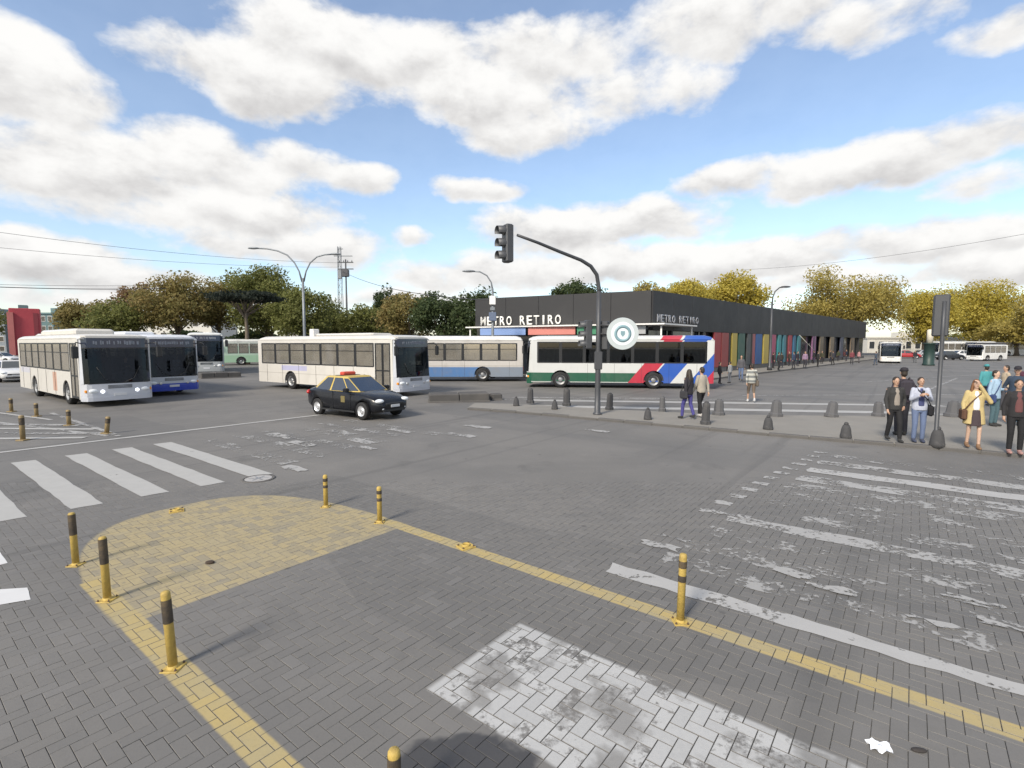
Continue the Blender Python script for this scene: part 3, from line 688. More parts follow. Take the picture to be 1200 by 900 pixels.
# signal pole on the right, seen from behind
p2 = G(1096, 522.5, IZ)
sp2 = empty('signal_pole', p2, 0, label='slim dark signal pole seen from behind beside the yellow coat', cat='traffic light')
MB().lathe([(.10, -.02), (.10, .04), (.048, .07), (.045, 2.75), (.042, 3.55)], seg=12).build('pole', DARKM, sp2)
zc = (ZH(347, p2.y)+ZH(392, p2.y))/2-IZ
hd = signal_head(sp2, Matrix.Translation((.03, .12, zc)) @ Matrix.Rotation(R(145), 4, 'Z') @ Matrix.Scale(.92, 4))
MB().tube([(0, 0, zc-.3), (.03, .1, zc-.3)], .03, 8).build('bracket', DARKM, sp2)

GALV = mat('weathered_lamp_steel', (.20, .22, .24), .5, .4, dirt=.3)
def lamp(name, label, base, arms, ztop, r=.11, extras=(), GALV=GALV):
    t = empty(name, base, 0, label=label, cat='street lamp')
    MB().lathe([(r*1.7, 0), (r*1.7, .35), (r, .45), (r*.9, ztop*.5), (r*.65, ztop)], seg=12).build('pole', GALV, t)
    for a in arms:
        MB().tube(a, [r*.6]+[r*.45]*(len(a)-1), 8).build('arm', GALV, t)
        e = Vector(a[-1]); d = (Vector(a[-1])-Vector(a[-2])).normalized(); ang = math.atan2(d.y, d.x)
        M = Matrix.Translation(e+d*.25) @ Matrix.Rotation(ang, 4, 'Z')
        MB().sphere((0, 0, 0), (.48, .15, .09), 12, 8, M=M.to_3x3() ).build('lamp_head', GALV, t).location = e+d*.25
    for (z0, z1, w2, m) in extras: MB().bbox(-w2, w2, -w2, w2, z0, z1, .02).build('utility_box', m, t)
    return t
def arc_arm(base, px, py, Y, pts):
    return [Vector((XD(x, Y)-base.x, Y-base.y, ZH(y_, Y))) for (x, y_) in pts]
Yl = 42; b = Vector((XD(358, Yl), Yl, 0))
lamp('street_lamp', 'tall street lamp with two curved arms in front of the left trees', b, [arc_arm(b, 0, 0, Yl, [(357, 330), (354, 318), (349, 308), (341, 299), (330, 294), (318, 291.5), (306, 291)]), arc_arm(b, 0, 0, Yl, [(359, 330), (362, 318), (367, 308), (375, 301), (384, 298.5), (393, 298)])], ZH(326, Yl), .13)
Yl = 37.2; b = Vector((XD(577.5, Yl), Yl, .12))
lamp('street_lamp', 'street lamp with white utility box at the corner of the black station building', b, [arc_arm(b, 0, 0, Yl, [(578, 345), (576, 333), (571, 325), (563, 320.5), (554, 320)])], ZH(340, Yl), .11, [(ZH(359, Yl), ZH(349, Yl), .22, WHITE), (ZH(378, Yl), ZH(368, Yl), .26, mat('blue_grey_box', (.10, .13, .2), .5)), (ZH(366, Yl), ZH(362, Yl), .17, GALV)])
q, _ = facR(902, 2.3); 
b = Vector((q.x, q.y, .12))
lamp('street_lamp', 'dark street lamp standing before the coloured panels of the station', b, [arc_arm(b, 0, 0, q.y, [(902, 360), (902.5, 350), (905, 343), (910, 338.5), (914, 338)])], ZH(356, q.y), .13, (), DARKM)
for (px, ytop, Y, lab) in [(401, 289, 90, 'tall thin lattice mast with cross arms beyond the trees'), (408, 304, 88, 'shorter dark utility pole with insulators beside the lattice mast')]:
    b = Vector((XD(px, Y), Y, 0)); zt = ZH(ytop, Y); t = empty('utility_pole', b, 0, label=lab, cat='utility pole')
    if px == 401:
        for sx in (-1, 1):
            for sy in (-1, 1): MB().tube([(sx*.45, sy*.45, 0), (sx*.22, sy*.22, zt)], .05, 6).build('leg', GALV, t)
        mb = MB(); n = 16
        for i in range(n):
            z0, z1 = zt*i/n, zt*(i+1)/n; k0, k1 = .45-.23*i/n, .45-.23*(i+1)/n
            mb.tube([(-k0, -k0, z0), (k1, -k1, z1)], .025, 5); mb.tube([(k0, -k0, z0), (-k1, -k1, z1)], .025, 5); mb.tube([(-k0, k0, z0), (-k1, -k1, z1)], .025, 5)
        mb.build('lattice_brace', GALV, t)
        for (dz, w2) in ((-.4, .9), (-1.6, 3.2)): MB().box(-w2*.3, w2*.7, -.06, .06, zt+dz-.07, zt+dz+.07).build('cross_arm', GALV, t)
        MB().bbox(-.3, .3, -.3, .3, zt-5.5, zt-3.9, .05).build('transformer', GALV, t)
    else:
        MB().tube([(0, 0, 0), (0, 0, zt)], [.2, .12], 8).build('pole', DARKM, t)
        for dz in (-.5, -1.6): MB().box(-1.3, 1.3, -.06, .06, zt+dz-.08, zt+dz+.08).build('cross_arm', DARKM, t)
        MB().bbox(-.7, .5, -.35, .35, zt-2.9, zt-1.7, .08).build('transformer', DARKM, t)
        for i in range(4): MB().lathe([(.08, zt-.45), (.1, zt-.3), (.05, zt-.1)], (-1.05+.7*i, 0, 0), seg=8).build('insulator', GALV, t)
WIRE = mat('black_cable', (.03, .03, .035), .6)
def cable(a, b, r, sag, label):
    pts = []
    for i in range(25):
        t = i/24; p = Vector(a).lerp(Vector(b), t); p.z -= sag*4*t*(1-t); pts.append(p)
    MB().tube(pts, r, 5).build('overhead_cable', WIRE, label=label, cat='cable')
Y = 62
cable((XD(-60, 55), 55, ZH(333.5, 55)), (XD(200, 72), 72, ZH(338, 72)), .045, .25, 'thick dark overhead cable running low in front of the left trees')
cable((XD(-60, 55), 55, ZH(331.5, 55)), (XD(200, 74), 74, ZH(334, 74)), .02, .2, 'thin overhead cable just above the thick low cable on the tree side')
cable((XD(-60, 50), 50, ZH(262, 50)), (XD(404, 88), 88, ZH(308, 88)), .02, .8, 'thin high cable sloping down to the utility pole')
cable((XD(-60, 50), 50, ZH(283, 50)), (XD(404, 88), 88, ZH(313, 88)), .018, .7, 'second thin cable below the high one sloping to the utility pole')
cable((XD(404, 88), 88, ZH(318, 88)), (XD(577, 37.2), 37.2, ZH(352, 37.2)), .03, .9, 'thin cable from utility pole to the lamp by the station corner')
cable((XD(868, 85), 85, ZH(316, 85)), (XD(1300, 50), 50, ZH(252, 50)), .018, .9, 'thin cable crossing the clouds above the golden trees')
# ------------------------------------------------------------------ trees
def leaf_mat(name, cols, bark=False):
    m, t, p = newmat(name); L = m.node_tree.links.new
    geo = t.n('ShaderNodeNewGeometry'); oc = t.n('ShaderNodeTexCoord').outputs['Object']
    r = geo.outputs['Random Per Island']; n = t.noise(oc, .45, 4, .6)
    c = t.mix(t.ss(n, .35, .66), cols[0], cols[1]); c = t.mix(t.m('MULTIPLY', t.ss(r, .55, 1.0), .6), c, cols[2])
    c = t.mix(t.m('MULTIPLY', t.m('SUBTRACT', 1.0, t.ss(r, .0, .3)), .3), c, tuple(v*.55 for v in cols[0]))
    L(c, p.inputs['Base Color']); p.inputs['Roughness'].default_value = .65; p.inputs['Specular IOR Level'].default_value = .25
    tr = t.n('ShaderNodeBsdfTranslucent', {'Color': c})
    mx = t.n('ShaderNodeMixShader', {0: .5, 1: p.outputs[0], 2: tr.outputs[0]})
    L(mx.outputs[0], m.node_tree.nodes['Material Output'].inputs[0]); return m
LG = dict(
 gold=leaf_mat('golden_autumn_leaves', [(.42, .34, .06), (.54, .45, .09), (.58, .51, .15)]),
 bronze=leaf_mat('bronze_autumn_leaves', [(.35, .28, .075), (.45, .37, .105), (.50, .44, .16)]),
 brown=leaf_mat('brown_green_leaves', [(.21, .18, .065), (.29, .22, .085), (.25, .25, .10)]),
 rust=leaf_mat('rust_brown_leaves', [(.22, .15, .085), (.29, .19, .105), (.26, .19, .105)]),
 green=leaf_mat('olive_green_leaves', [(.145, .16, .05), (.20, .215, .068), (.25, .24, .09)]),
 dark=leaf_mat('dark_green_leaves', [(.055, .082, .036), (.082, .112, .046), (.115, .14, .056)]),
 black=leaf_mat('very_dark_needles', [(.020, .028, .022), (.032, .040, .029), (.044, .052, .036)]))
BARK = mat('mottled_bark', (.13, .105, .08), .9, var=.4, scale=3, bump=.5)
def tree(px, ytop, Y, wpx, label, kind, ybot=400, flat=False, seed=1, leaf=.42, name='tree', dens=1.0, group='trees along the square'):
    rs_ = random.Random(seed); nr = np.random.RandomState(seed)
    zt = ZH(ytop+4, Y); rx = wpx/2/F*Y; zb = max(1.6, ZH(ybot, Y)); base = Vector((XD(px, Y), Y, -.06))
    cz, rz = (zt+zb)/2, (zt-zb)/2
    t = empty(name, base, 0, label=label, cat='tree', group=group)
    # clump centres
    ncl = int((40 if not flat else 30)*dens)+10; cl = []
    while len(cl) < ncl:
        v = nr.uniform(-1, 1, 3); l = np.linalg.norm(v)
        if l > 1 or l < .35: continue
        if flat and v[2] < -.2: continue
        cl.append(v*np.array([.78, .78, .74]))
    P = []; Q = []
    area = 4*math.pi*rx*max(rz, rx*.3); total = int(min(30000, 5.5*area/(leaf*leaf)*dens)); per = max(30, total//len(cl))
    for v in cl:
        cr = nr.uniform(.24, .42); c = np.array([v[0]*rx, v[1]*rx, v[2]*rz])
        d = nr.normal(size=(per, 3)); d /= np.linalg.norm(d, axis=1)[:, None]
        rad = nr.uniform(.10, .98, per)**.6
        sc3 = np.array([cr*rx, cr*rx, cr*rz*(1.0 if not flat else .6)])
        P.append(c+d*rad[:, None]*sc3); Q.append(d)
    P = np.vstack(P); Q = np.vstack(Q); n = len(P)
    # keep lower edge soft, never below the crown base
    nrm = Q*.8+nr.normal(size=(n, 3))*.7+np.array([0, 0, .35]); nrm /= np.linalg.norm(nrm, axis=1)[:, None]
    a = np.cross(nrm, nr.normal(size=(n, 3))); a /= np.linalg.norm(a, axis=1)[:, None]; b = np.cross(nrm, a)
    sz = leaf*nr.uniform(.55, 1.25, n)[:, None]*.5
    V = np.stack([P-a*sz-b*sz*.25, P-a*sz*.1-b*sz*.75, P+a*sz+b*sz*.2, P+a*sz*.05+b*sz*.8], 1).reshape(-1, 3)
    V[:, 2] = np.maximum(V[:, 2], -rz*1.02)+cz
    me = bpy.data.meshes.new('crown'); me.vertices.add(4*n); me.vertices.foreach_set('co', V.astype('f').ravel())
    me.loops.add(4*n); me.loops.foreach_set('vertex_index', np.arange(4*n, dtype='i')); me.polygons.add(n); me.polygons.foreach_set('loop_start', np.arange(0, 4*n, 4, dtype='i'))
    me.update(calc_edges=True); me.materials.append(LG[kind])
    o = bpy.data.objects.new('crown', me); C.objects.link(o); o.parent = t
    tr = max(.16, rx*.05); mb = MB()
    wob = [Vector((rs_.uniform(-.2, .2)*i*.4, rs_.uniform(-.2, .2)*i*.4, 0)) for i in range(5)]
    hh = cz+.25*rz
    mb.tube([Vector((0, 0, hh*i/4))+wob[i] for i in range(5)], [tr*1.35, tr, tr*.85, tr*.6, tr*.3], 9)
    for v in cl[::2]:
        s0 = Vector((0, 0, max(zb*.8, 1.5)+rs_.uniform(0, max(.3, (cz-zb)*.8)))); e = Vector((v[0]*rx, v[1]*rx, cz+v[2]*rz))
        mid = s0.lerp(e, .5)+Vector((0, 0, rs_.uniform(-.1, .12)*rx))
        mb.tube([s0, mid, e], [tr*.42, tr*.26, tr*.08], 6)
    mb.build('trunk', BARK, t)
    return t
T = [
 (108, 341, 84, 74, 'small brown-green tree at the left edge of the tree row', 'brown', 398, 0),
 (142, 344, 76, 86, 'round olive tree behind the cream bus roof', 'green', 400, 0),
 (163, 323, 84, 66, 'sparse reddish brown tree with thin crown between olive and brown trees', 'rust', 385, 0),
 (210, 311, 78, 100, 'tall brown autumn tree with gaps showing sky', 'brown', 390, 0),
 (258, 318, 86, 82, 'thin brown tree behind the dark flat-topped tree', 'brown', 388, 0),
 (315, 305, 84, 110, 'tall olive tree behind the dark flat-topped tree', 'green', 398, 0),
 (356, 326, 78, 92, 'broad olive-brown tree behind the two-armed lamp', 'green', 402, 0),
 (290, 333, 64, 96, 'dark flat-topped umbrella tree', 'black', 362, 1),
 (388, 348, 90, 52, 'small olive tree left of the lattice mast', 'green', 402, 0),
 (430, 350, 88, 70, 'small green tree right of the lattice mast', 'green', 402, 0),
 (456, 328, 96, 42, 'narrow dark tree rising behind the small green tree', 'dark', 390, 0),
 (480, 335, 78, 80, 'yellow-green tree beside the dark hedge-like trees', 'brown', 402, 0),
 (518, 331, 72, 76, 'dense dark green tree left of the station', 'dark', 402, 0),
 (560, 330, 68, 64, 'dark green tree touching the station corner lamp', 'dark', 402, 0),
 (676, 323, 82, 70, 'dark green tree top behind the station roof by the signal mast', 'dark', 365, 0),
 (757, 324, 92, 52, 'low olive-gold tree top behind the station roof corner', 'bronze', 368, 0),
 (802, 320, 96, 72, 'golden tree top behind the middle of the station roof', 'gold', 368, 0),
 (862, 312, 100, 76, 'taller golden tree behind the station roof with sky beside it', 'gold', 380, 0),
 (982, 301, 122, 140, 'huge bronze-gold plane tree beyond the end of the station', 'bronze', 402, 0),
 (1082, 331, 128, 84, 'golden plane tree left of the signal head', 'gold', 404, 0),
 (1140, 320, 136, 104, 'big golden plane tree right of the signal head', 'gold', 404, 0),
 (1190, 364, 112, 88, 'low bronze tree above the standing group on the right', 'bronze', 412, 0),
 (1236, 318, 104, 90, 'bronze tree standing past the low bronze tree along the street', 'bronze', 404, 0),
 (40, 384, 150, 50, 'small far tree behind the red block', 'dark', 398, 0),
 (-40, 350, 120, 90, 'olive tree beyond the grey block on the far left', 'green', 398, 0)]
for i, (px, yt, Y, wp, lab, kd, yb, fl) in enumerate(T):
    tree(px, yt, Y, wp, lab, kd, yb, bool(fl), 30+i, leaf=.40 if Y < 100 else .50, dens=.55 if kd == 'rust' else .8 if kd == 'brown' else 1.0)
# far belt of scrub closing the view, one mass
nr = np.random.RandomState(5); n = 26000
x = nr.uniform(-230, 260, n); yy = nr.uniform(165, 185, n); hgt = 4.5+2.2*np.sin(x*.09)+1.5*np.sin(x*.23+1); z = nr.uniform(0, 1, n)*hgt
P = np.stack([x, yy, z], 1); a = nr.normal(size=(n, 3)); a /= np.linalg.norm(a, axis=1)[:, None]; b = np.cross(a, nr.normal(size=(n, 3))); b /= np.linalg.norm(b, axis=1)[:, None]
V = np.stack([P-a*.5-b*.2, P+a*.4-b*.35, P+a*.5+b*.3, P-a*.3+b*.45], 1).reshape(-1, 3)
me = bpy.data.meshes.new('far_scrub'); me.from_pydata(V.tolist(), [], np.arange(4*n).reshape(-1, 4).tolist()); me.materials.append(LG['green'])
o = bpy.data.objects.new('far_scrub', me); C.objects.link(o); tag(o, 'belt of olive scrub and trees far beyond the square', 'scrub', kind='stuff')
# hedge under the left trees
n = 16000; x = nr.uniform(-62, -8, n); yy = nr.uniform(92, 97, n); z = nr.uniform(0, 1, n)*(4.2+.8*np.sin(x*.5)); P = np.stack([x, yy, z], 1)
a = nr.normal(size=(n, 3)); a /= np.linalg.norm(a, axis=1)[:, None]; b = np.cross(a, nr.normal(size=(n, 3))); b /= np.linalg.norm(b, axis=1)[:, None]
V = np.stack([P-a*.3-b*.12, P+a*.25-b*.2, P+a*.3+b*.18, P-a*.18+b*.28], 1).reshape(-1, 3)
me = bpy.data.meshes.new('undergrowth'); me.from_pydata(V.tolist(), [], np.arange(4*n).reshape(-1, 4).tolist()); me.materials.append(LG['dark'])
o = bpy.data.objects.new('undergrowth', me); C.objects.link(o); tag(o, 'dark undergrowth below the left tree row', 'shrubs', kind='stuff')

# ------------------------------------------------------------------ far buildings
def far_block(x0, x1, ytop, Y, dep, wallm, label, rows=3, cols=4, name='building', winm=None, roofm=None, extra=0.0):
    X0, X1 = XD(x0, Y), XD(x1, Y); zt = ZH(ytop, Y); t = empty(name, ((X0+X1)/2, Y, -.06), 0, label=label, cat='building')
    hw = (X1-X0)/2
    MB().box(-hw, hw, 0, dep, 0, zt).build('wall', wallm, t)
    rf = MB().box(-hw-.25, hw+.25, -.25, dep+.25, zt, zt+.45).build('roof', roofm or wallm, t)
    MB().box(-hw*.4, hw*.1, dep*.3, dep*.6, zt+.45, zt+1.9).build('roof_box', wallm, rf)
    for r_ in range(rows):
        for c in range(cols):
            xx = -hw+(c+.5)*2*hw/cols; zz = zt*(r_+.55)/rows; ww = hw/cols*.62; hh = zt/rows*.28
            f = MB().box(xx-ww, xx+ww, -.06, .05, zz-hh, zz+hh).build('window', WHITE, t)
            MB().box(xx-ww*.86, xx+ww*.86, -.09, -.03, zz-hh*.86, zz+hh*.86).build('pane', winm or WALLD, f)
    return t
REDW = mat('red_painted_cladding', (.36, .045, .06), .6, var=.2, scale=.4, dirt=.3, dirtcol=(.4, .12, .12))
GRYW = mat('blue_grey_wall', (.20, .23, .26), .7, var=.2, scale=.3); PALE = mat('pale_render', (.55, .54, .50), .8, var=.12, scale=.3); TEAL = mat('teal_grey_wall', (.10, .17, .18), .7, var=.2, scale=.3)
rb = empty('red_building', (XD(33, 118), 118, -.06), .70, label='red windowless block with darker top far behind the cream bus', cat='building')
zt = ZH(361, 118); hw = 13.5/F*118*.98
MB().bbox(-hw, hw, 0, 4, 0, zt, .1).build('wall', REDW, rb)
MB().box(-hw*1.12, -hw*.72, -.5, 3.5, 0, zt-1.0).build('side_bay', mat('faded_pink_cladding', (.42, .14, .13), .7, var=.2, scale=.5), rb)
MB().box(-hw*.4, hw*.2, 1, 4, zt, zt+.8).build('roof_box', TEAL, rb)
MB().box(hw*.55, hw*.85, -.12, .1, 1.5, zt-1).build('vent_strip', mat('dark_red_strip', (.20, .03, .04), .6), rb)
far_block(-40, 9, 369, 135, 12, GRYW, 'grey block left of the red building', 4, 5)
far_block(43, 66, 368, 140, 12, TEAL, 'teal-grey block right of the red building', 4, 3)
far_block(68, 130, 388, 150, 12, PALE, 'low pale building glimpsed behind the brown-green tree', 2, 6)
far_block(150, 250, 372, 128, 12, PALE, 'pale building glimpsed between trunks behind the blue and white bus', 3, 8)
far_block(335, 372, 376, 126, 12, PALE, 'small pale building behind the two-armed lamp', 2, 3)
far_block(1015, 1165, 396.5, 150, 10, PALE, 'long low white shed behind the golden trees', 1, 14)
# white pillar and dark green kiosk at the far side of the street
Yk = 62; kx = XD(1088, Yk)
t = empty('advertising_column', (kx, Yk, 0), 0, label='dark green round kiosk column with pale pillar top in the far street', cat='column')
MB().lathe([(.62, 0), (.62, .2), (.55, .25), (.55, ZH(402, Yk)-.15), (.65, ZH(402, Yk)-.1), (.65, ZH(402, Yk))], seg=18).build('drum', mat('dark_green_enamel', (.02, .045, .04), .5), t)
MB().lathe([(.33, ZH(402, Yk)), (.33, ZH(387, Yk)), (.2, ZH(386, Yk))], seg=14).build('pillar', mat('cream_pillar', (.6, .56, .46), .7), t)
# pale tilted awning board by the station wall
q, _ = facR(945, 1.3)
t = empty('awning_board', (q.x, q.y, .12), math.atan2(dR.y, dR.x), label='pale tilted awning board standing by the station wall', cat='awning')
zb, zt = ZH(411, q.y)-.12, ZH(393, q.y)-.12
MB().add([(-1.1, .6, zt), (1.0, -.55, zb), (1.6, -.4, zb), (-.4, .7, zt), (-1.1, .64, zt+.05), (1.0, -.51, zb+.05), (1.6, -.36, zb+.05), (-.4, .74, zt+.05)], [(0, 1, 2, 3), (7, 6, 5, 4), (0, 4, 5, 1), (1, 5, 6, 2), (2, 6, 7, 3), (3, 7, 4, 0)]).build('board', mat('pale_canvas', (.62, .58, .46), .8), t)
for s in (.0, 1.0): MB().tube([(s, 0, 0), (s, 0, (zt+zb)/2)], .04, 8).build('leg', DARKM, t)
# litter, manhole
p = G(1031, 878)
lt = MB(); 
gx, gy = 9, 6; rl = random.Random(4)
vs = [(-.065+.13*i/(gx-1)+rl.uniform(-.006, .006), -.045+.09*j/(gy-1)+rl.uniform(-.006, .006), .012+.012*math.sin(i*1.3+j)+rl.uniform(0, .014)) for j in range(gy) for i in range(gx)]
o = lt.add(vs, [(j*gx+i, j*gx+i+1, (j+1)*gx+i+1, (j+1)*gx+i) for j in range(gy-1) for i in range(gx-1)]).build('paper_scrap', mat('white_paper', (.78, .80, .84), .8, var=.06), label='crumpled white paper scrap lying on the grey pavers', cat='litter')
o.location = (p.x, p.y, .002); o.rotation_euler = (0, 0, -.3)
p = G(1077, 880); o = MB().sphere((0, 0, .006), (.05, .022, .012), 10, 6).build('dead_leaf', mat('dark_leaf', (.035, .03, .028), .8), label='small dark leaf beside the white paper scrap', cat='litter'); o.location = (p.x, p.y, 0); o.rotation_euler = (0, 0, -.1)
p = G(246, 660); o = MB().sphere((0, 0, .012), (.055, .04, .02), 10, 6).build('dung_clod', mat('dark_brown_clod', (.05, .035, .025), .9), label='small dark brown clod on the yellow island nose', cat='litter'); o.location = (p.x, p.y, 0)
p = G(303, 561)
mh = empty('manhole_cover', (p.x, p.y, 0), .3, label='pale round manhole cover at the end of the crisp zebra stripes', cat='manhole cover')
MB().lathe([(.30, -.01), (.30, .010), (.25, .012), (.25, .004)], seg=28, caps=False).build('frame', KERB, mh)
MB().lathe([(.245, .0), (.245, .009), (.23, .011)], seg=28).build('lid', mat('pale_worn_iron', (.36, .35, .34), .6, var=.2, scale=12, dirt=.4), mh)
for a in range(3): MB().box(-.17, .17, -.014, .014, .0105, .0135+.0006*a, M=Matrix.Rotation(a*math.pi/3, 4, "Z")).build("rib", STEEL, mh)
# ------------------------------------------------------------------ buses
def livery(name, base, bands=(), diag=(), k=.82, xbands=(), rough=.35, dirt=.22):
    m, t, p = newmat(name); L = m.node_tree.links.new
    oc = t.n('ShaderNodeTexCoord').outputs['Object']; X, Y, Z = t.xyz(oc)
    col = t.n('ShaderNodeRGB').outputs[0]; col.default_value = tuple(base)+(1,)
    def rng(v, a, b): return t.m('MULTIPLY', t.m('GREATER_THAN', v, a), t.m('LESS_THAN', v, b))
    for (a, b, c) in bands: col = t.mix(rng(Z, a, b), col, c)
    for (a, b, z0, z1, c) in xbands: col = t.mix(t.m('MULTIPLY', rng(X, a, b), rng(Z, z0, z1)), col, c)
    s = t.m('ADD', X, t.m('MULTIPLY', Z, k))
    for (a, b, c) in diag: col = t.mix(rng(s, a, b), col, c)
    n = t.noise(oc, 1.3, 6, .65, .4); n2 = t.noise(t.vm('MULTIPLY', oc, (3, 3, .5)).outputs[0], 2.0, 5, .6)
    col = t.mix(t.m('MULTIPLY', t.ss(n, .45, .75), dirt), col, (.22, .20, .17))
    col = t.mix(t.m('MULTIPLY', t.ss(n2, .55, .8), dirt*.8), col, (.26, .24, .21))
    L(col, p.inputs['Base Color']); L(t.m('ADD', t.m('MULTIPLY', n, .3), rough-.12), p.inputs['Roughness'])
    p.inputs['Coat Weight'].default_value = .25; p.inputs['Coat Roughness'].default_value = .15
    return m
SEATM = mat('blue_grey_seat_fabric', (.06, .075, .11), .85)
DISP = mat('black_display_glass', (.012, .018, .045), .12, spec=.7); DTXT = mat('pale_display_text', (.20, .22, .26), .6, var=.5, scale=20)
PLATE = mat('number_plate', (.55, .56, .58), .5)
def wheel(parent, x, y, r, side, wid=.28, rimc=None, name='wheel'):
    wh = empty(name, (x, y, r)); wh.parent = parent
    a, b = wid/2, r
    MB().lathe([(r*.6, -a), (r*.9, -a), (r*.985, -a*.8), (r, -a*.55), (r, a*.55), (r*.985, a*.8), (r*.9, a), (r*.6, a)], axis='y', seg=28, caps=False).build('tyre', BLACK, wh)
    s = side
    rm = MB(); rm.lathe([(r*.61, s*a*.95), (r*.58, s*a*.9), (r*.5, s*a*.55), (r*.30, s*a*.45), (r*.26, s*a*.8), (r*.1, s*a*.85), (.005, s*a*.86)], axis='y', seg=24, caps=False)
    for k in range(8):
        an = k*math.pi/4; c = Vector((math.sin(an)*r*.19, s*a*.86, math.cos(an)*r*.19)); rm.lathe([(.02, -.02), (.02, .02)], c, 'y', 6)
    rm.build('rim', rimc or STEEL, wh)
    MB().lathe([(r*.62, -s*a*.9), (r*.3, -s*a*.85), (.01, -s*a*.8)], axis='y', seg=16, caps=False).build('inner_disc', TRIM, wh)
    return wh
DRV = []
def bus(label, name, corner, head, L, side, H=3.02, Wd=2.5, body=None, roofm=None, pillar=None, frontm=None, wf=2.4, wr=3.2, nwin=7, sill=1.44, wtop=2.64,
        ac=None, doors=True, mid_door=None, win=WIN, wind=WINDK, display=True, mirrors=True, hatch=None, bumper=None, parts=True, cat='bus', lit=False, group='buses in the square'):
    # corner: the front corner on the visible side; side: -1 right side visible, +1 left side visible
    h = Vector((head[0], head[1], 0)).normalized(); lf = Vector((-h.y, h.x, 0))
    ctr = Vector((corner[0], corner[1], 0))-h*L/2-lf*side*Wd/2
    t = empty(name, ctr, math.atan2(h.y, h.x), label=label, cat=cat, group=group)
    xf, xr, hw = L/2, -L/2, Wd/2; z0 = .33; roofm = roofm or body; pillar = pillar or body; frontm = frontm or body; bumper = bumper or frontm
    ra = .57; xwf, xwr = xf-wf, xr+wr; xs = xf-.36
    door = (xf-1.62, xf-.52)
    B = MB()
    def lower(xa, xb, y, arches):
        pts = [(xa, sill), (xa, z0)]
        for xc in sorted(arches):
            if xa < xc-ra and xc+ra < xb:
                a0 = math.asin(min(1, max(-1, (z0-.48)/ra)))
                for i in range(15):
                    an = math.pi-a0+(a0*2-math.pi)*i/14 if False else (math.pi-a0)-(math.pi-2*a0)*i/14
                    pts.append((xc+ra*math.cos(an), .48+ra*math.sin(an)))
        pts += [(xb, z0), (xb, sill)]
        yy = (y-.05, y) if y > 0 else (y, y+.05)
        B.prism(pts, yy[0], yy[1])
    gl = []
    for s in (-1, 1):
        y = s*hw; dr = doors and s == -1
        segs = [(xr+.02, door[0]), (door[1], xs)] if dr else [(xr+.02, xs)]
        md = (mid_door, mid_door+1.15) if (dr and mid_door is not None) else None
        if md: segs = [(xr+.02, md[0]), (md[1], door[0]), (door[1], xs)]
        for (a, b) in segs: lower(a, b, y, [xwf, xwr])
        B.box(xr+.02, xs, min(y, y-s*.05), max(y, y-s*.05), wtop, 2.80)
        # windows
        wa, wb = xr+.35, (door[0]-.05 if dr else xs-.35)
        n = nwin if dr else nwin+1; pit = (wb-wa)/n
        B.box(xr+.02, wa, min(y, y-s*.05), max(y, y-s*.05), sill, wtop)
        B.box(wb, (door[0] if dr else xs), min(y, y-s*.05), max(y, y-s*.05), sill, wtop)
        for i in range(n): gl.append((s, wa+i*pit, wa+(i+1)*pit))
        if dr: B.box(door[1], xs, min(y, y-s*.05), max(y, y-s*.05), sill, wtop)
    B.box(xr+.05, xf-.45, -hw+.06, hw-.06, .40, .46)
    B.build('body', body, t)
    for (s, a, b) in gl:
        y = s*hw
        MB().box(b-.05, b+.05, min(y-s*.002, y-s*.05), max(y-s*.002, y-s*.05), sill, wtop).build('window_pillar', pillar, t)
    for (s, a, b) in gl:
        y = s*(hw-.015); X0, X1 = a+.055, b-.055
        f = MB()
        for (xa, xb, za, zb) in ((X0, X1, sill-.01, sill+.05), (X0, X1, wtop-.05, wtop+.01), (X0, X0+.035, sill+.05, wtop-.05), (X1-.035, X1, sill+.05, wtop-.05), (X0+.035, X1-.035, wtop-.42, wtop-.39)):
            f.box(xa, xb, y-.018, y+.018, za, zb)
        fo = f.build('window', TRIM, t)
        MB().box(X0+.03, X1-.03, y-.005, y+.005, sill+.04, wtop-.04).build('pane', win, fo)
    # roof
    R_ = MB(); rg = []
    for (x, k) in ((xr-.0, .35), (xr+.12, .75), (xr+.45, 1.0), (xr+1.4, 1.0), (xf-1.6, 1.0), (xf-.75, .98), (xf-.42, .80), (xf-.22, .5)):
        r_ = []
        for i in range(13):
            an = math.pi*i/12; c = math.cos(an); sn = math.sin(an)
            yy = (hw-.002)*math.copysign(abs(c)**.35, c) if x < xf-.5 else (hw-.04)*math.copysign(abs(c)**.35, c)
            r_.append((x, yy, 2.79+(H-2.79)*k*abs(sn)**.7))
        rg.append(r_)
    R_.ring(rg); ro = R_.build('roof', roofm, t)
    for (a, b, hh) in (ac or []):
        MB().bbox(a, b, -.75, .75, H-.06, H+hh, .09).build('air_conditioner', roofm, ro)
    if hatch is not None: MB().bbox(hatch-.18, hatch+.18, -.9, -.5, H-.1, H+.38, .03).build('roof_vent', WHITE, ro)
    # front
    def outline(s_, x_end): return x_end-.10*s_*s_-.26*max(0, (abs(s_)-.8)/.2)**2
    def shell(sa, sb, zs, th, mm, nm, off=0.0, n=16, par=None):
        rgs = []
        for z in zs:
            o_ = []; i_ = []
            for k in range(n+1):
                s_ = sa+(sb-sa)*k/n; x = outline(s_, xf)-.055*max(0, z-1.0)-.10*max(0, .5-z)+off
                o_.append((x, s_*(hw+off*.2), z)); i_.append((x-th, s_*(hw-th*.6), z))
            rgs.append(o_+i_[::-1])
        return MB().ring(rgs, smooth=False).build(nm, mm, par or t)
    fp = shell(-1, 1, (.26, .34, .5, .7, .96), .06, frontm, 'front_panel')
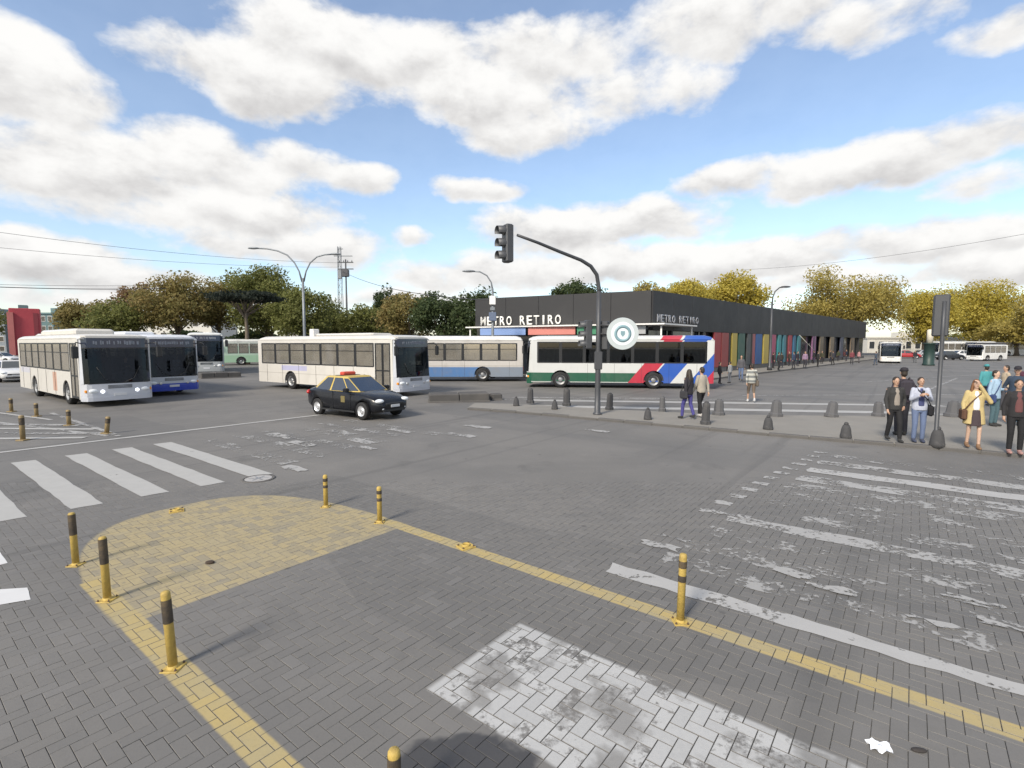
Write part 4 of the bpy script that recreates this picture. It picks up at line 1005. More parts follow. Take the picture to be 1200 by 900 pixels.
    shell(-1.0, -.93, (.96, 1.5, 2.0, 2.45, 2.84), .07, frontm, 'front_post', n=3); shell(.93, 1.0, (.96, 1.5, 2.0, 2.45, 2.84), .07, frontm, 'front_post', n=3)
    shell(-.92, .92, (.99, 1.5, 2.0, 2.40), .012, wind, 'windscreen', -.01)
    shell(-.93, .93, (.955, .985), .03, TRIM, 'windscreen_seal', .004)
    shell(-.93, .93, (2.405, 2.44), .03, TRIM, 'windscreen_rail', .002)
    hd_ = shell(-.92, .92, (2.445, 2.65, 2.84), .03, DISP, 'destination_box', -.004)
    shell(-.93, .93, (2.845, 2.88, 2.93), .5, roofm, 'front_cap', -.03)
    if display:
        rd_ = random.Random(int(L*100)+nwin); yy = -.8
        xg = xf-.055*1.65-.02
        while yy < .8:
            ww = rd_.uniform(.03, .07)
            if rd_.random() < .78:
                x_ = outline((yy+ww/2)/hw, xf)-.055*1.65+.003
                zc_ = 2.65
                g_ = MB(); g_.box(x_-.01, x_+.004, yy, yy+ww, zc_-rd_.uniform(.05, .09), zc_+rd_.uniform(.05, .09))
                g_.build('display_segment', DTXT, hd_)
            yy += ww+.025
    for s in (-1, 1):
        hx = outline(.72, xf)-.02
        M = Matrix.Translation((hx, s*.90, .66))
        hl = MB().sphere((hx-.01, s*.88, .67), (.075, .17, .095), 14, 8).build('headlight', LAMP, fp)
        MB().lathe([(.07, 0), (.07, .085), (.05, .095)], (hx-.02, s*.60, .64), 'x', 14).build('fog_lamp', LIT if lit else CHROME, fp)
        MB().bbox(hx-.16, hx-.04, s*1.10-.06, s*1.10+.06, .60, .72, .02).build('indicator', AMBER, fp)
        # wiper
        MB().tube([(xf-.0, s*.15, .99), (xf-.01, s*.5, 1.15), (xf-.05, s*.75, 1.65)], .013, 6).build('wiper', TRIM, t)
        if mirrors:
            ma = empty('mirror', (0, 0, 0)); ma.parent = t
            MB().tube([(xf-.35, s*(hw-.1), 2.62), (xf-.02, s*(hw+.12), 2.66), (xf+.10, s*(hw+.20), 2.5)], .022, 6).build('mirror_arm', TRIM, ma)
            MB().bbox(xf+.04, xf+.15, s*(hw+.20)-.11, s*(hw+.20)+.11, 2.02, 2.50, .03).build('mirror_housing', TRIM, ma)
    for k in range(3): MB().box(xf-.06, xf+.006, -.42, .42, .76+.05*k, .785+.05*k).build('grille_slat', TRIM, fp)
    MB().box(xf-.05, xf+.012, -.22, .22, .44, .55).build('number_plate', PLATE, fp)
    shell(-.98, .98, (.25, .33, .42), .08, bumper, 'bumper', .025)
    # rear
    MB().box(xr-.04, xr+.02, -hw+.02, hw-.02, .34, 1.62).build('rear_panel', body, t)
    MB().box(xr-.04, xr+.02, -hw+.02, hw-.02, 2.5, 2.80).build('rear_header', body, t)
    for s in (-1, 1): MB().box(xr-.04, xr+.02, s*(hw-.14)-.12, s*(hw-.14)+.12, 1.62, 2.5).build('rear_post', body, t)
    MB().box(xr-.02, xr, -hw+.26, hw-.26, 1.62, 2.5).build('rear_window', win, t)
    for s in (-1, 1): MB().bbox(xr-.07, xr-.03, s*1.0-.1, s*1.0+.1, .7, 1.05, .02).build('tail_light', REDL, t)
    # doors
    if doors:
        for (da, db) in [door]+([(mid_door, mid_door+1.15)] if mid_door is not None else []):
            y = -hw+.02; mx_ = (da+db)/2
            for (a, b) in ((da+.02, mx_-.01), (mx_+.01, db-.02)):
                f = MB()
                for (xa, xb, za, zb) in ((a, b, z0+.02, .44), (a, b, wtop-.06, wtop), (a, a+.06, .44, wtop-.06), (b-.06, b, .44, wtop-.06), (a+.06, b-.06, 1.25, 1.31)): f.box(xa, xb, y-.02, y+.02, za, zb)
                d_ = f.build('door', TRIM, t)
                MB().box(a+.05, b-.05, y-.006, y+.006, .43, wtop-.05).build('pane', win, d_)
    for s in (-1, 1):
        for x in [xr+.9+1.55*i for i in range(int((L-2.6)/1.55))]:
            if min(abs(x-xwf), abs(x-xwr)) < ra+.1 or (doors and s < 0 and x > door[0]-.1): continue
            MB().box(x-.006, x+.006, s*hw-.01, s*hw+.0025, z0+.02, sill-.03).build('panel_seam', TRIM, t)
    # inside
    MB().box(xr+.3, xf-.5, -hw+.08, hw-.08, .461, .86).build('floor', DARKIN, t)
    if parts:
        sm_ = MB(); sm_.bbox(-.22, .22, -.45, .45, .86, 1.28, .05); sm_.bbox(-.25, -.12, -.45, .45, 1.2, 1.95, .05); sme = sm_.mesh('seat', SEATM)
        for i in range(int((L-3.2)/.85)):
            for s in (-1, 1):
                o = bpy.data.objects.new('seat', sme); C.objects.link(o); o.parent = t; o.location = (xr+.9+.85*i, s*.72, 0)
        o = bpy.data.objects.new('driver_seat', sme); C.objects.link(o); o.parent = t; o.location = (xf-1.5, .62, .05)
        MB().box(xf-.75, xf-.42, -.95, .95, .86, 1.12).build('dashboard', DARKIN, t)
        sw = MB(); sw.tube([Vector((xf-.95+.07*math.cos(a), .62+.22*math.sin(a), 1.22+.2*math.cos(a))) for a in [i*math.pi/8 for i in range(17)]], .016, 6); sw.build('steering_wheel', TRIM, t)
    for x in (xwf, xwr):
        for s in (-1, 1):
            wheel(t, x, s*(hw-.17), .48, s)
            # arch liner
            rg = []
            for i in range(13):
                an = math.pi*i/12; rg.append([(x+(ra+.012)*math.cos(an), s*(hw-.052), .48+(ra+.012)*math.sin(an)), (x+(ra+.012)*math.cos(an), s*(hw-.5), .48+(ra+.012)*math.sin(an))])
            MB().ring(rg, closed=False).build('arch_liner', TRIM, t)
    DRV.append((t, L))
    return t
cream = (.58, .56, .52)
b1 = livery('cream_bus_paint', cream, dirt=.18, xbands=[(1.1, 1.75, .5, 1.35, (.50, .30, .22)), (-5.2, -3.2, 1.15, 1.42, (.52, .52, .58))])
fr = livery('shade_tinted_bus_front', (.50, .52, .57), dirt=.15)  # fronts of the cream buses tinted bluish, their shade put into the colour
bus('cream city bus with headlights and dark display stopped by the hatched area', 'city_bus', (-17.25, 20.5), (.8, -.6), 11.2, -1, body=b1, pillar=TRIM, frontm=fr, ac=[(-3.2, 2.6, .26), (-4.4, -3.3, .1)], nwin=7, lit=True)
fr2 = livery('white_blue_front', (.48, .51, .56), [(.2, .62, (.035, .07, .42))], dirt=.12)
b2 = livery('white_blue_bus', (.62, .64, .68), [(.2, .62, (.03, .06, .40))])
bus('white bus with bright blue bumper behind the cream bus', 'city_bus', (-17.8, 24.8), (.8, -.6), 11.0, -1, H=3.08, body=b2, frontm=fr2, ac=[(-3, 1, .2)], bumper=livery('blue_bumper', (.03, .06, .40), dirt=.1), win=WIN)
b3 = livery('cream_bus_paint_purple', cream, dirt=.16, xbands=[(-3.6, -1.2, 1.08, 1.36, (.42, .42, .58)), (-6, 4.8, .90, .93, (.4, .38, .35))])
bus('cream city bus with roof vent crossing behind the taxi', 'city_bus', (-5.5, 24.7), (.836, -.549), 11.9, -1, H=3.05, body=b3, pillar=TRIM, frontm=fr, ac=[(-1.6, 3.6, .12)], nwin=7, hatch=-1.2)
b4 = livery('white_bus_blue_skirt', (.52, .50, .475), [(.2, 1.0, (.08, .18, .38)), (1.06, 1.10, (.35, .33, .3))], xbands=[(-6, -2.6, .2, 1.0, (.20, .24, .30))], dirt=.3)
bus('white bus with pale blue skirt parked beyond the low wall', 'city_bus', (XD(424, 35.4), 35.4), (-1, 0.0), 11.1, 1, H=3.16, body=b4, pillar=TRIM, frontm=livery('plain_white_front', (.62, .61, .58)), nwin=7, wr=2.75, roofm=livery('white_roof', (.68, .67, .65)))
wht, red, blu, grn = (.54, .55, .54), (.42, .025, .05), (.02, .085, .38), (.012, .085, .048)
b5 = livery('green_white_red_blue_livery', wht, [(.2, .90, grn), (.30, .38, (.4, .42, .40))], diag=[(-1.4, -.35, red), (-1.5, -1.4, wht), (-2.75, -1.5, blu), (-3.75, -2.75, wht), (-9, -3.75, blu), (-9, -4.55, red)], dirt=.12)
b5r = livery('white_red_blue_roof', wht, diag=[(-1.2, -.1, red), (-2.9, -1.35, blu), (-9, -3.6, wht)], dirt=.1)
c5 = (XD(615.5, 30.6), 30.6); c5b = (XD(836, 29.2), 29.2); hd5 = (c5[0]-c5b[0], c5[1]-c5b[1])
bus('green and white bus with diagonal red and blue stripes at its rear', 'city_bus', c5, hd5, math.hypot(*hd5), 1, H=3.1, body=b5, roofm=b5r, pillar=TRIM, win=WINBK, frontm=livery('green_white_front', wht, [(.2, .9, grn)]), nwin=6, wf=2.1, wr=3.3, sill=1.48, wtop=2.72)
b6 = livery('pale_green_bus', (.30, .46, .32), [(2.3, 3.4, (.60, .64, .58)), (1.2, 2.3, (.40, .52, .42))], dirt=.2)
p6 = (XD(259, 62), 62)
bus('pale green bus with white roof parked far behind', 'city_bus', p6, (-.62, -.40), 9.5, 1, H=3.2, body=b6, frontm=b6, nwin=6, roofm=livery('white_roof_b', (.62, .63, .60)), wf=2.2, wr=2.6)
b7 = livery('grey_coach', (.40, .43, .44), [(2.6, 4, (.62, .63, .62))], dirt=.2)
tt = bus('grey coach with white roof standing behind the white and blue bus', 'coach', (XD(262, 44), 44), (.5, -.86), 11.0, 1, H=3.05, body=b7, frontm=livery('pale_coach_front', (.36, .38, .39)), nwin=6, roofm=livery('white_roof_c', (.64, .65, .64)))
tt.scale = (1.12, 1.05, 1.17)
# far vehicles on the right
b8 = livery('white_minibus', (.68, .68, .66), dirt=.15)
tt = bus('white minibus stopped past the end of the station', 'minibus', (XD(1030, 70), 70), (-.55, -.83), 7.0, -1, H=3.0, body=b8, nwin=4, wf=1.7, wr=1.9, parts=False, mirrors=True, group='vehicles in the far street'); tt.scale = (1, .95, .95)
b9 = livery('white_far_bus', (.64, .64, .62), [(.2, 1.0, (.40, .43, .48))], dirt=.15)
bus('white and grey bus parked across the far street', 'city_bus', (XD(1098, 105), 105), (-1, .05), 11.5, 1, H=3.1, body=b9, nwin=7, parts=False, group='vehicles in the far street')
b10 = livery('black_truck', (.03, .03, .038), [(2.7, 3.3, (.10, .10, .11))], dirt=.15)
bus('dark bus parked beside the white far bus', 'city_bus', (XD(1140, 100), 100), (-1, .04), 6.0, 1, H=2.9, body=b10, nwin=3, wf=1.4, wr=1.5, parts=False, win=WINBK, group='vehicles in the far street')
bus('white and grey bus with its end behind the low bronze tree', 'city_bus', (XD(1168, 112), 112), (-1, .0), 10, 1, H=3.1, body=b8, nwin=6, parts=False, group='vehicles in the far street')

# ------------------------------------------------------------------ cars
CUTS = []
def car(label, loc, head, paint, roofp, name='parked_car', L=4.15, Wd=1.68, H=1.45, cat='car', glassm=None, rimm=None, extras=None, group=None):
    t = empty(name, loc, math.atan2(head[1], head[0]), label=label, cat=cat, group=group)
    k = L/4.2; hw = Wd/2
    st_ = [(-2.10, .68, .42, .74), (-2.05, .80, .30, .90), (-1.85, .86, .24, .97), (-1.5, .97, .22, 1.00), (-1.0, 1, .20, .97), (-.3, 1, .19, .955), (.4, 1, .19, .94), (1.0, .99, .20, .915), (1.4, .96, .21, .86), (1.75, .90, .23, .78), (1.98, .80, .27, .68), (2.08, .66, .34, .60), (2.11, .5, .42, .54)]
    rings = []
    for (x, wv, zb, zd) in st_:
        w2 = hw*wv; r_ = []
        zm = zb+(zd-zb)*.55
        half = [(0, zb), (w2*.80, zb), (w2*.93, zb+.05), (w2*.985, zb+.16*(zd-zb)+.03), (w2, zm), (w2*.985, zd-.14*(zd-zb)), (w2*.93, zd-.03), (w2*.80, zd+.008), (w2*.45, zd+.03), (0, zd+.04)]
        r_ = [(x*k, -a, b) for (a, b) in half]+[(x*k, a, b) for (a, b) in half[-2:0:-1]]
        rings.append(r_)
    bo = MB().ring(rings).build('body', paint, t)
    wx = (1.30*k, -1.26*k); wr_ = .305
    cut = MB()
    for x in wx:
        for s in (-1, 1): cut.lathe([(.365, s*.36), (.365, s*1.2)], (x, 0, wr_), 'y', 28)
    co = cut.build('cutter', TRIM); 
    md = bo.modifiers.new('b', 'BOOLEAN'); md.object = co; md.operation = 'DIFFERENCE'; md.solver = 'EXACT'
    co.parent = t; CUTS.append((bo, co))
    for x in wx:
        for s in (-1, 1): wheel(t, x, s*(hw-.10), wr_, s, .19, rimm or CHROME)
        MB().box(x-.3, x+.3, -.34, .34, .3, .34).build('axle', TRIM, t)
    # cabin
    zb = .93; base = [(-1.78*k, .70), (-1.45*k, .90), (.55*k, .93), (1.02*k, .74)]; top = [(-1.02*k, .66), (-.86*k, .70), (.02*k, .70), (.22*k, .62)]
    def rect(pts, z, sgn, inset=0): return [(x, sgn*(hw*w2-inset), z) for (x, w2) in pts]
    b_r, b_l = rect(base, zb, -1), rect(base, zb, 1); t_r, t_l = rect(top, H-.05, -1), rect(top, H-.05, 1)
    ring_b = b_r+b_l[::-1]; ring_t = t_r+t_l[::-1]; ring_m = [tuple((Vector(a)*.92+Vector((0, 0, (H)*.0))) if False else a) for a in ring_t]
    cap = [(x*.9-.02, y_*.86, H-.008) for (x, y_, z) in ring_t]; cap2 = [(x*.55-.14, y_*.5, H) for (x, y_, z) in ring_t]
    mid_ = [(x*.96-.01, y_*.955, H-.026) for (x, y_, z) in ring_t]
    MB().ring([ring_b, ring_t, mid_, cap, cap2], smooth=False).build('cabin', roofp, t)
    gm = glassm or mat('car_glass', (.03, .04, .05), .06, spec=.9, var=.05)
    def pane(quad, nm, inset=.06, off=.007):
        q = [Vector(v) for v in quad]; c = sum(q, Vector())/4; nn = (q[1]-q[0]).cross(q[2]-q[0]).normalized()
        if nn.dot(c-Vector((-.3, 0, 1.0))) < 0: nn = -nn
        q2 = [c+(v-c)*(1-inset*1.1)+nn*off for v in q]; q3 = [c+(v-c)*(1-inset*1.1)-nn*.01 for v in q]
        return MB().add(q2+q3, [(0, 1, 2, 3), (7, 6, 5, 4)]+[(i, i+4, (i+1) % 4+4, (i+1) % 4) for i in range(4)]).build(nm, gm, t)
    pane([b_r[3], b_l[3], t_l[3], t_r[3]], 'windscreen', .05); pane([b_r[0], b_l[0], t_l[0], t_r[0]], 'rear_window', .07)
    for (bb, tp) in ((b_r, t_r), (b_l, t_l)):
        mb_, mt_ = Vector(bb[1]).lerp(Vector(bb[2]), .47), Vector(tp[1]).lerp(Vector(tp[2]), .45)
        e = .10
        A, Bq = Vector(bb[1]), Vector(bb[2]); TA, TB = Vector(tp[1]), Vector(tp[2])
        pane([A, mb_-Vector((.03, 0, 0)), mt_-Vector((.02, 0, 0)), TA], 'side_window', .05); pane([mb_+Vector((.03, 0, 0)), Bq, TB, mt_+Vector((.02, 0, 0))], 'side_window', .05)
        pane([Bq, bb[3], tp[3], TB], 'quarter_window', .12); 
    for s in (-1, 1):
        MB().bbox(.52*k, .72*k, s*(hw+.0)-.02*0, s*(hw)+s*.17, .93, 1.07, .03).build('mirror', paint, t) if s > 0 else MB().bbox(.52*k, .72*k, -hw-.17, -hw, .93, 1.07, .03).build('mirror', paint, t)
        MB().sphere((1.97*k, s*hw*.68, .66), (.13, .17, .075), 12, 8).build('headlight', LAMP, t)
        MB().sphere((2.03*k, s*hw*.58, .40), (.06, .08, .05), 10, 6).build('fog_lamp', LAMP, t)
        MB().sphere((-2.03*k, s*hw*.72, .80), (.08, .14, .09), 10, 6).build('tail_light', REDL, t)
        for x in (-.12, .86): MB().bbox(x*k-.30*0-.18, x*k-.06, s*hw*.985-.012, s*hw*.985+.018, .80, .825, .006).build('door_handle', TRIM, t)
        for x in (-.28, .72): MB().box(x*k-.004, x*k+.004, s*hw*.99-.012, s*hw*.99+.006, .30, .92).build('door_seam', TRIM, t)
        MB().box(-.95*k, .95*k, s*hw*.99-.02, s*hw*.99+.008, .235, .29).build('sill_trim', TRIM, t)
    MB().bbox(2.02*k, 2.13*k, -.42, .42, .50, .585, .02).build('grille', TRIM, t); MB().bbox(2.0*k, 2.1*k, -.5, .5, .28, .38, .02).build('lower_grille', TRIM, t)
    MB().bbox(2.12*k, 2.145*k, -.2, .2, .43, .52, .006).build('number_plate', PLATE, t); MB().bbox(-2.14*k, -2.11*k, -.2, .2, .5, .6, .006).build('number_plate', PLATE, t)
    return t
TBLK = mat('black_taxi_paint', (.006, .007, .010), .3, var=.2, coat=.25, spec=.35); TYEL = mat('taxi_yellow_paint', (.50, .37, .09), .4, var=.1, coat=.2)
hx = (.80, -.60)
taxi = car('black taxi with yellow roof driving in front of the cream bus', (-5.72, 18.75, 0), (.83, -.56), TBLK, TYEL, 'taxi', L=4.0, cat='taxi', glassm=mat('sky_reflecting_glass', (.03, .045, .075), .06, spec=.8, var=.1), rimm=mat('bright_alloy', (.62, .63, .65), .3, .6))
RS = mat('red_roof_lamp', (.55, .07, .04), .4, var=.15)
MB().bbox(-.58, -.34, -.28, .28, 1.445, 1.58, .03).build('roof_lamp', RS, taxi)
MB().bbox(-.66, -.26, -.42, .42, 1.435, 1.46, .01).build('roof_lamp_base', TRIM, taxi)
for s in (-1, 1): MB().bbox(.18, .40, s*.835-.012, s*.835+.014, .55, .78, .01).build('door_badge', mat('dull_gold_badge', (.16, .13, .05), .5), taxi)
WC = mat('white_car_paint', (.62, .62, .62), .3, coat=.4, dirt=.1)
car('white car driving up behind the cream bus', (XD(14, 36), 36, 0), (.75, -.66), WC, WC, 'white_car')
car('white van-like car parked left of the red building', (XD(4, 70), 70, 0), (1, -.1), WC, WC, 'white_car')
car('red car in the far street by the minibus', (XD(1062, 92), 92, 0), (.9, -.4), mat('red_car_paint', (.35, .03, .035), .3, coat=.4), mat('red_car_paint', (.35, .03, .035)), 'red_car')
tt = bus('white delivery minibus between the dark bus and the low bronze tree', 'minibus', (XD(1150, 78), 78), (-.95, -.3), 6.2, 1, H=2.9, body=b8, nwin=3, wf=1.5, wr=1.6, parts=False, group='vehicles in the far street'); tt.scale = (.95, .9, .86)
car('silver car parked beyond the kiosk column', (XD(1082, 98), 98, 0), (1, .1), mat('silver_car_paint', (.40, .41, .42), .3, .3, coat=.3), mat('silver_car_paint', (.40, .41, .42)), 'silver_car')
car('white car parked ahead of the dark far car', (XD(1128, 90), 90, 0), (1, 0), WC, WC, 'white_car')
car('dark car far down the street beside the white far bus', (XD(1112, 84), 84, 0), (1, 0), mat('dark_car_paint', (.04, .045, .055), .3, coat=.4), mat('dark_car_paint', (.04, .045, .055)), 'dark_car')

bpy.context.view_layer.update(); dg = bpy.context.evaluated_depsgraph_get()
done = [(bo, co, bpy.data.meshes.new_from_object(bo.evaluated_get(dg))) for bo, co in CUTS]
for bo, co, me in done: bo.modifiers.clear(); bo.data = me; bpy.data.objects.remove(co)
# ------------------------------------------------------------------ people
SKINS = [mat('skin_tan', (.42, .26, .18), .55, var=.08), mat('skin_light', (.52, .35, .26), .55, var=.08)]
PEND = []
def finish(mb, name, m, parent, vox, smooth=3):
    o = mb.build(name, m, parent)
    a = o.modifiers.new('r', 'REMESH'); a.mode = 'VOXEL'; a.voxel_size = vox; a.use_smooth_shade = True
    b = o.modifiers.new('s', 'SMOOTH'); b.factor = .5; b.iterations = smooth
    PEND.append((o, m))
    return o
def caps(mb, a, b, ra, rb, seg=10):
    a, b = Vector(a), Vector(b); mb.tube([a, b], [ra, rb], seg); mb.sphere(a, ra, seg, 6); mb.sphere(b, rb, seg, 6)
def stack(mb, rows, seg=18):     # rows: (z, rx, ry, cy)
    mb.ring([[(rx*math.cos(2*math.pi*k/seg), cy+ry*math.sin(2*math.pi*k/seg), z) for k in range(seg)] for (z, rx, ry, cy) in rows])
def person(label, loc, face, hgt=1.7, top=(.05, .05, .06), bottom=(.03, .03, .035), hair=(.03, .022, .016), shoes=(.03, .03, .03), skin=0, walk=0.0, arms=('down', 'down'), long_hair=False, coat=None, skirt=False, hat=None, bag=None, under=None, short_legs=False, vox=.014, lean=0.0, group='pedestrians on the square', hand_item=None, stripes=None):
    t = empty('person', loc, face, label=label, cat='person', group=group)
    s = hgt/1.72; t.scale = (s*.93, s*.95, s); t.rotation_euler = (0, 0, face-math.pi/2)
    sk = SKINS[skin]
    legs = {}
    for sd, ph in ((-1, 1), (1, -1)):
        f = walk*ph
        hip = Vector((sd*.095, 0, .90)); ank = Vector((sd*.10, f*.34, .09+max(0, -f)*.10)); knee = hip.lerp(ank, .49)+Vector((0, .035+abs(f)*.06, 0))
        legs[sd] = (hip, knee, ank)
    ar = {}
    for i, sd in enumerate((-1, 1)):
        sh = Vector((sd*.185, 0, 1.40)); k = arms[i]; f = -walk*(1 if sd < 0 else -1)
        if k == 'down': el = sh+Vector((sd*.06, -.02+f*.10, -.28)); wr = el+Vector((sd*.0, .05+f*.16, -.24))
        elif k == 'bent': el = sh+Vector((sd*.07, -.02, -.27)); wr = el+Vector((-sd*.12, .20, .02))
        elif k == 'front': el = sh+Vector((sd*.05, .08, -.25)); wr = el+Vector((-sd*.14, .20, .12))
        elif k == 'pocket': el = sh+Vector((sd*.10, -.08, -.26)); wr = el+Vector((-sd*.07, .12, -.19))
        else: el = sh+Vector((sd*.13, .02, -.22)); wr = Vector((sd*.03, .10, 1.62))
        ar[sd] = (sh, el, wr)
    # body: one continuous surface
    B = MB()
    stack(B, [(.84, .10, .08, 0), (.90, .155, .105, 0), (.98, .16, .11, 0), (1.08, .14, .10, 0), (1.20, .150, .105, 0), (1.32, .165, .11, 0), (1.40, .15, .09, -.005), (1.45, .08, .06, -.01)])
    caps(B, (0, -.01, 1.42), (0, .01, 1.53), .056, .052)
    B.sphere((0, .012, 1.625), (.073, .092, .108), 16, 12); B.sphere((0, .04, 1.555), (.05, .055, .05), 12, 8)
    B.add(*[[(-.014, .098, 1.60), (.014, .098, 1.60), (0, .128, 1.597), (0, .10, 1.645), (0, .07, 1.61)], [(0, 2, 1), (0, 3, 2), (1, 2, 3), (0, 4, 3), (1, 3, 4), (0, 1, 4)]])
    for sd in (-1, 1): B.sphere((sd*.076, .0, 1.618), (.012, .02, .032), 8, 6)
    for sd in (-1, 1):
        h, k, a = legs[sd]; caps(B, h, k, .078, .052); caps(B, k, a, .052, .036)
        B.sphere(a+Vector((0, .07, -.05)), (.042, .115, .04), 10, 6)
        sh, el, wr = ar[sd]; caps(B, sh, el, .05, .039); caps(B, el, wr, .039, .027)
        d = (wr-el).normalized(); side_ = Vector((-sd, 0, 0)); side_ = (side_-d*side_.dot(d)).normalized(); fw = d.cross(side_)
        palm = wr+d*.055; caps(B, wr+d*.02, wr+d*.08, .030, .034)
        for q in range(4):
            o0 = wr+d*.085+fw*((q-1.5)*.019)+side_*.004; ln = (.062, .074, .07, .052)[q]
            o1 = o0+d*ln*.55+side_*.010; o2 = o1+d*ln*.35+side_*.022
            caps(B, o0, o1, .0095, .009, 6); caps(B, o1, o2, .009, .008, 6)
        th0 = wr+d*.035+fw*(-.03 if sd < 0 else -.03); th1 = th0+d*.04-fw*.022+side_*.015; caps(B, th0, th1, .012, .010, 6); caps(B, th1, th1+d*.028+side_*.008, .010, .009, 6)
    finish(B, 'body', sk, t, vox)
    if vox < .017:
        for sd in (-1, 1): MB().sphere((sd*.030, .094, 1.632), (.012, .008, .008), 8, 6).build('eye', TRIM, t)
        MB().sphere((0, .098, 1.573), (.024, .008, .006), 8, 6).build('mouth', mat('lip', (.30, .12, .10), .5), t)
    nm = lambda c: 'cloth_%d_%d_%d' % tuple(int(v*255) for v in c)
    cm = lambda c: mat(nm(c), c, .85, var=.22, scale=7, bump=.25)
    # trousers or skirt
    P = MB()
    if skirt:
        stack(P, [(.60, .19, .155, 0), (.62, .195, .16, 0), (.80, .19, .15, 0), (.95, .17, .125, 0), (1.08, .15, .11, 0)]); finish(P, 'skirt', cm(bottom), t, vox)
    else:
        stack(P, [(.80, .12, .10, 0), (.90, .175, .125, -.01), (1.0, .175, .125, 0), (1.06, .16, .115, 0)])
        for sd in (-1, 1):
            h, k, a = legs[sd]; e = k.lerp(a, .25 if short_legs else .93); caps(P, h, k, .098, .070); caps(P, k, e, .070, .056)
        finish(P, 'trousers', cm(bottom), t, vox)
    Tm = MB(); zb = .86 if not coat else coat
    if coat and coat < .8:
        stack(Tm, [(coat, .235, .185, 0), (coat+.02, .24, .19, 0), (.85, .215, .165, 0), (1.05, .185, .135, 0), (1.2, .19, .135, 0), (1.32, .20, .135, 0), (1.41, .17, .105, -.01), (1.47, .075, .07, -.01)])
    else:
        stack(Tm, [(zb, .188, .138, 0), (.95, .19, .14, 0), (1.08, .178, .13, 0), (1.2, .185, .132, 0), (1.32, .195, .132, 0), (1.41, .165, .105, -.01), (1.47, .075, .07, -.01)])
    for sd in (-1, 1):
        sh, el, wr = ar[sd]; caps(Tm, sh-Vector((sd*.02, 0, 0)), el, .068, .054); caps(Tm, el, el.lerp(wr, .92), .054, .041)
    tm = cm(top)
    if stripes:
        tm, tt_, pp_ = newmat('striped_cloth'); oc = tt_.n('ShaderNodeTexCoord').outputs['Object']; Zc = tt_.xyz(oc)[2]
        c_ = tt_.mix(tt_.m('GREATER_THAN', tt_.m('FRACT', tt_.m('MULTIPLY', Zc, 5.0)), .5), top, stripes); tm.node_tree.links.new(c_, pp_.inputs['Base Color']); pp_.inputs['Roughness'].default_value = .85
    finish(Tm, 'coat' if coat else 'jacket', tm, t, vox)
    if under:
        Um = MB(); stack(Um, [(.98, .085, .05, .098), (1.2, .08, .05, .095), (1.36, .065, .045, .085), (1.45, .045, .05, .035)]); finish(Um, 'shirt_front', cm(under), t, vox)
    if coat and skirt:
        Fm = MB(); stack(Fm, [(.585, .125, .07, .14), (.80, .11, .06, .125), (.99, .10, .05, .10)]); finish(Fm, 'skirt_front', cm(bottom), t, vox)
    H_ = MB(); H_.sphere((0, -.012, 1.655), (.083, .098, .092), 14, 10); H_.sphere((0, -.035, 1.60), (.078, .075, .085), 14, 10)
    if long_hair:
        stack(H_, [(1.34, .10, .045, -.10), (1.42, .11, .06, -.09), (1.55, .10, .075, -.05), (1.64, .088, .08, -.02)])
        for sd in (-1, 1): caps(H_, (sd*.078, .02, 1.62), (sd*.10, .03, 1.40), .03, .03)
    finish(H_, 'hair', mat('hair_%d' % int(hair[0]*1000), hair, .6, var=.35, scale=30), t, vox)
    if hat:
        K = MB(); stack(K, [(1.665, .092, .108, -.005), (1.70, .094, .110, -.005), (1.745, .075, .09, -.01), (1.765, .03, .04, -.01)])
        K.add([(-.07, .08, 1.672), (.07, .08, 1.672), (.05, .18, 1.658), (-.05, .18, 1.658), (-.07, .08, 1.684), (.07, .08, 1.684), (.05, .18, 1.668), (-.05, .18, 1.668)], [(3, 2, 1, 0), (4, 5, 6, 7), (0, 1, 5, 4), (1, 2, 6, 5), (2, 3, 7, 6), (3, 0, 4, 7)])
        K.build('cap', cm(hat), t)
    for sd in (-1, 1):
        a = legs[sd][2]; Sh = MB(); Sh.sphere(a+Vector((0, .075, -.052)), (.05, .135, .045), 12, 8); caps(Sh, a+Vector((0, 0, -.03)), a+Vector((0, .0, .02)), .05, .05); finish(Sh, 'shoe', cm(shoes), t, vox)
    if bag:
        kind, c = bag
        bg = empty('backpack' if kind == 'back' else 'shoulder_bag', (0, 0, 0), label=None); bg.parent = t
        if kind == 'back':
            MB().bbox(-.15, .15, -.30, -.13, 1.02, 1.44, .05).build('bag_body', cm(c), bg)
            for sd in (-1, 1): MB().tube([(sd*.11, -.14, 1.40), (sd*.13, -.02, 1.50), (sd*.13, .13, 1.38), (sd*.13, .10, 1.15), (sd*.11, -.13, 1.08)], .018, 6).build('strap', cm(c), bg)
        else:
            sx = 1 if kind == 'right' else -1
            MB().bbox(sx*.24-.06, sx*.24+.06, -.16, .18, .72, 1.0, .04).build('bag_body', cm(c), bg)
            MB().tube([(sx*.24, -.10, .98), (sx*.12, -.14, 1.3), (-sx*.10, -.06, 1.50), (-sx*.08, .12, 1.40), (sx*.14, .15, 1.15), (sx*.24, .12, .98)], .014, 6).build('strap', cm(c), bg)
    if hand_item:
        wr = ar[1][2]; MB().bbox(wr.x-.09, wr.x-.02, wr.y+.05, wr.y+.065, wr.z+.0, wr.z+.14, .006).build('phone', TRIM, t)
    return t
def ang(dx, dy): return math.atan2(dy, dx)
I = IZ-.004
person('person in dark jacket and violet-blue trousers walking, back turned', G(806, 491, I), ang(-.5, .85), 1.66, (.022, .02, .026), (.055, .05, .20), walk=.55, long_hair=True, bag=('left', (.03, .03, .035)), skin=1)
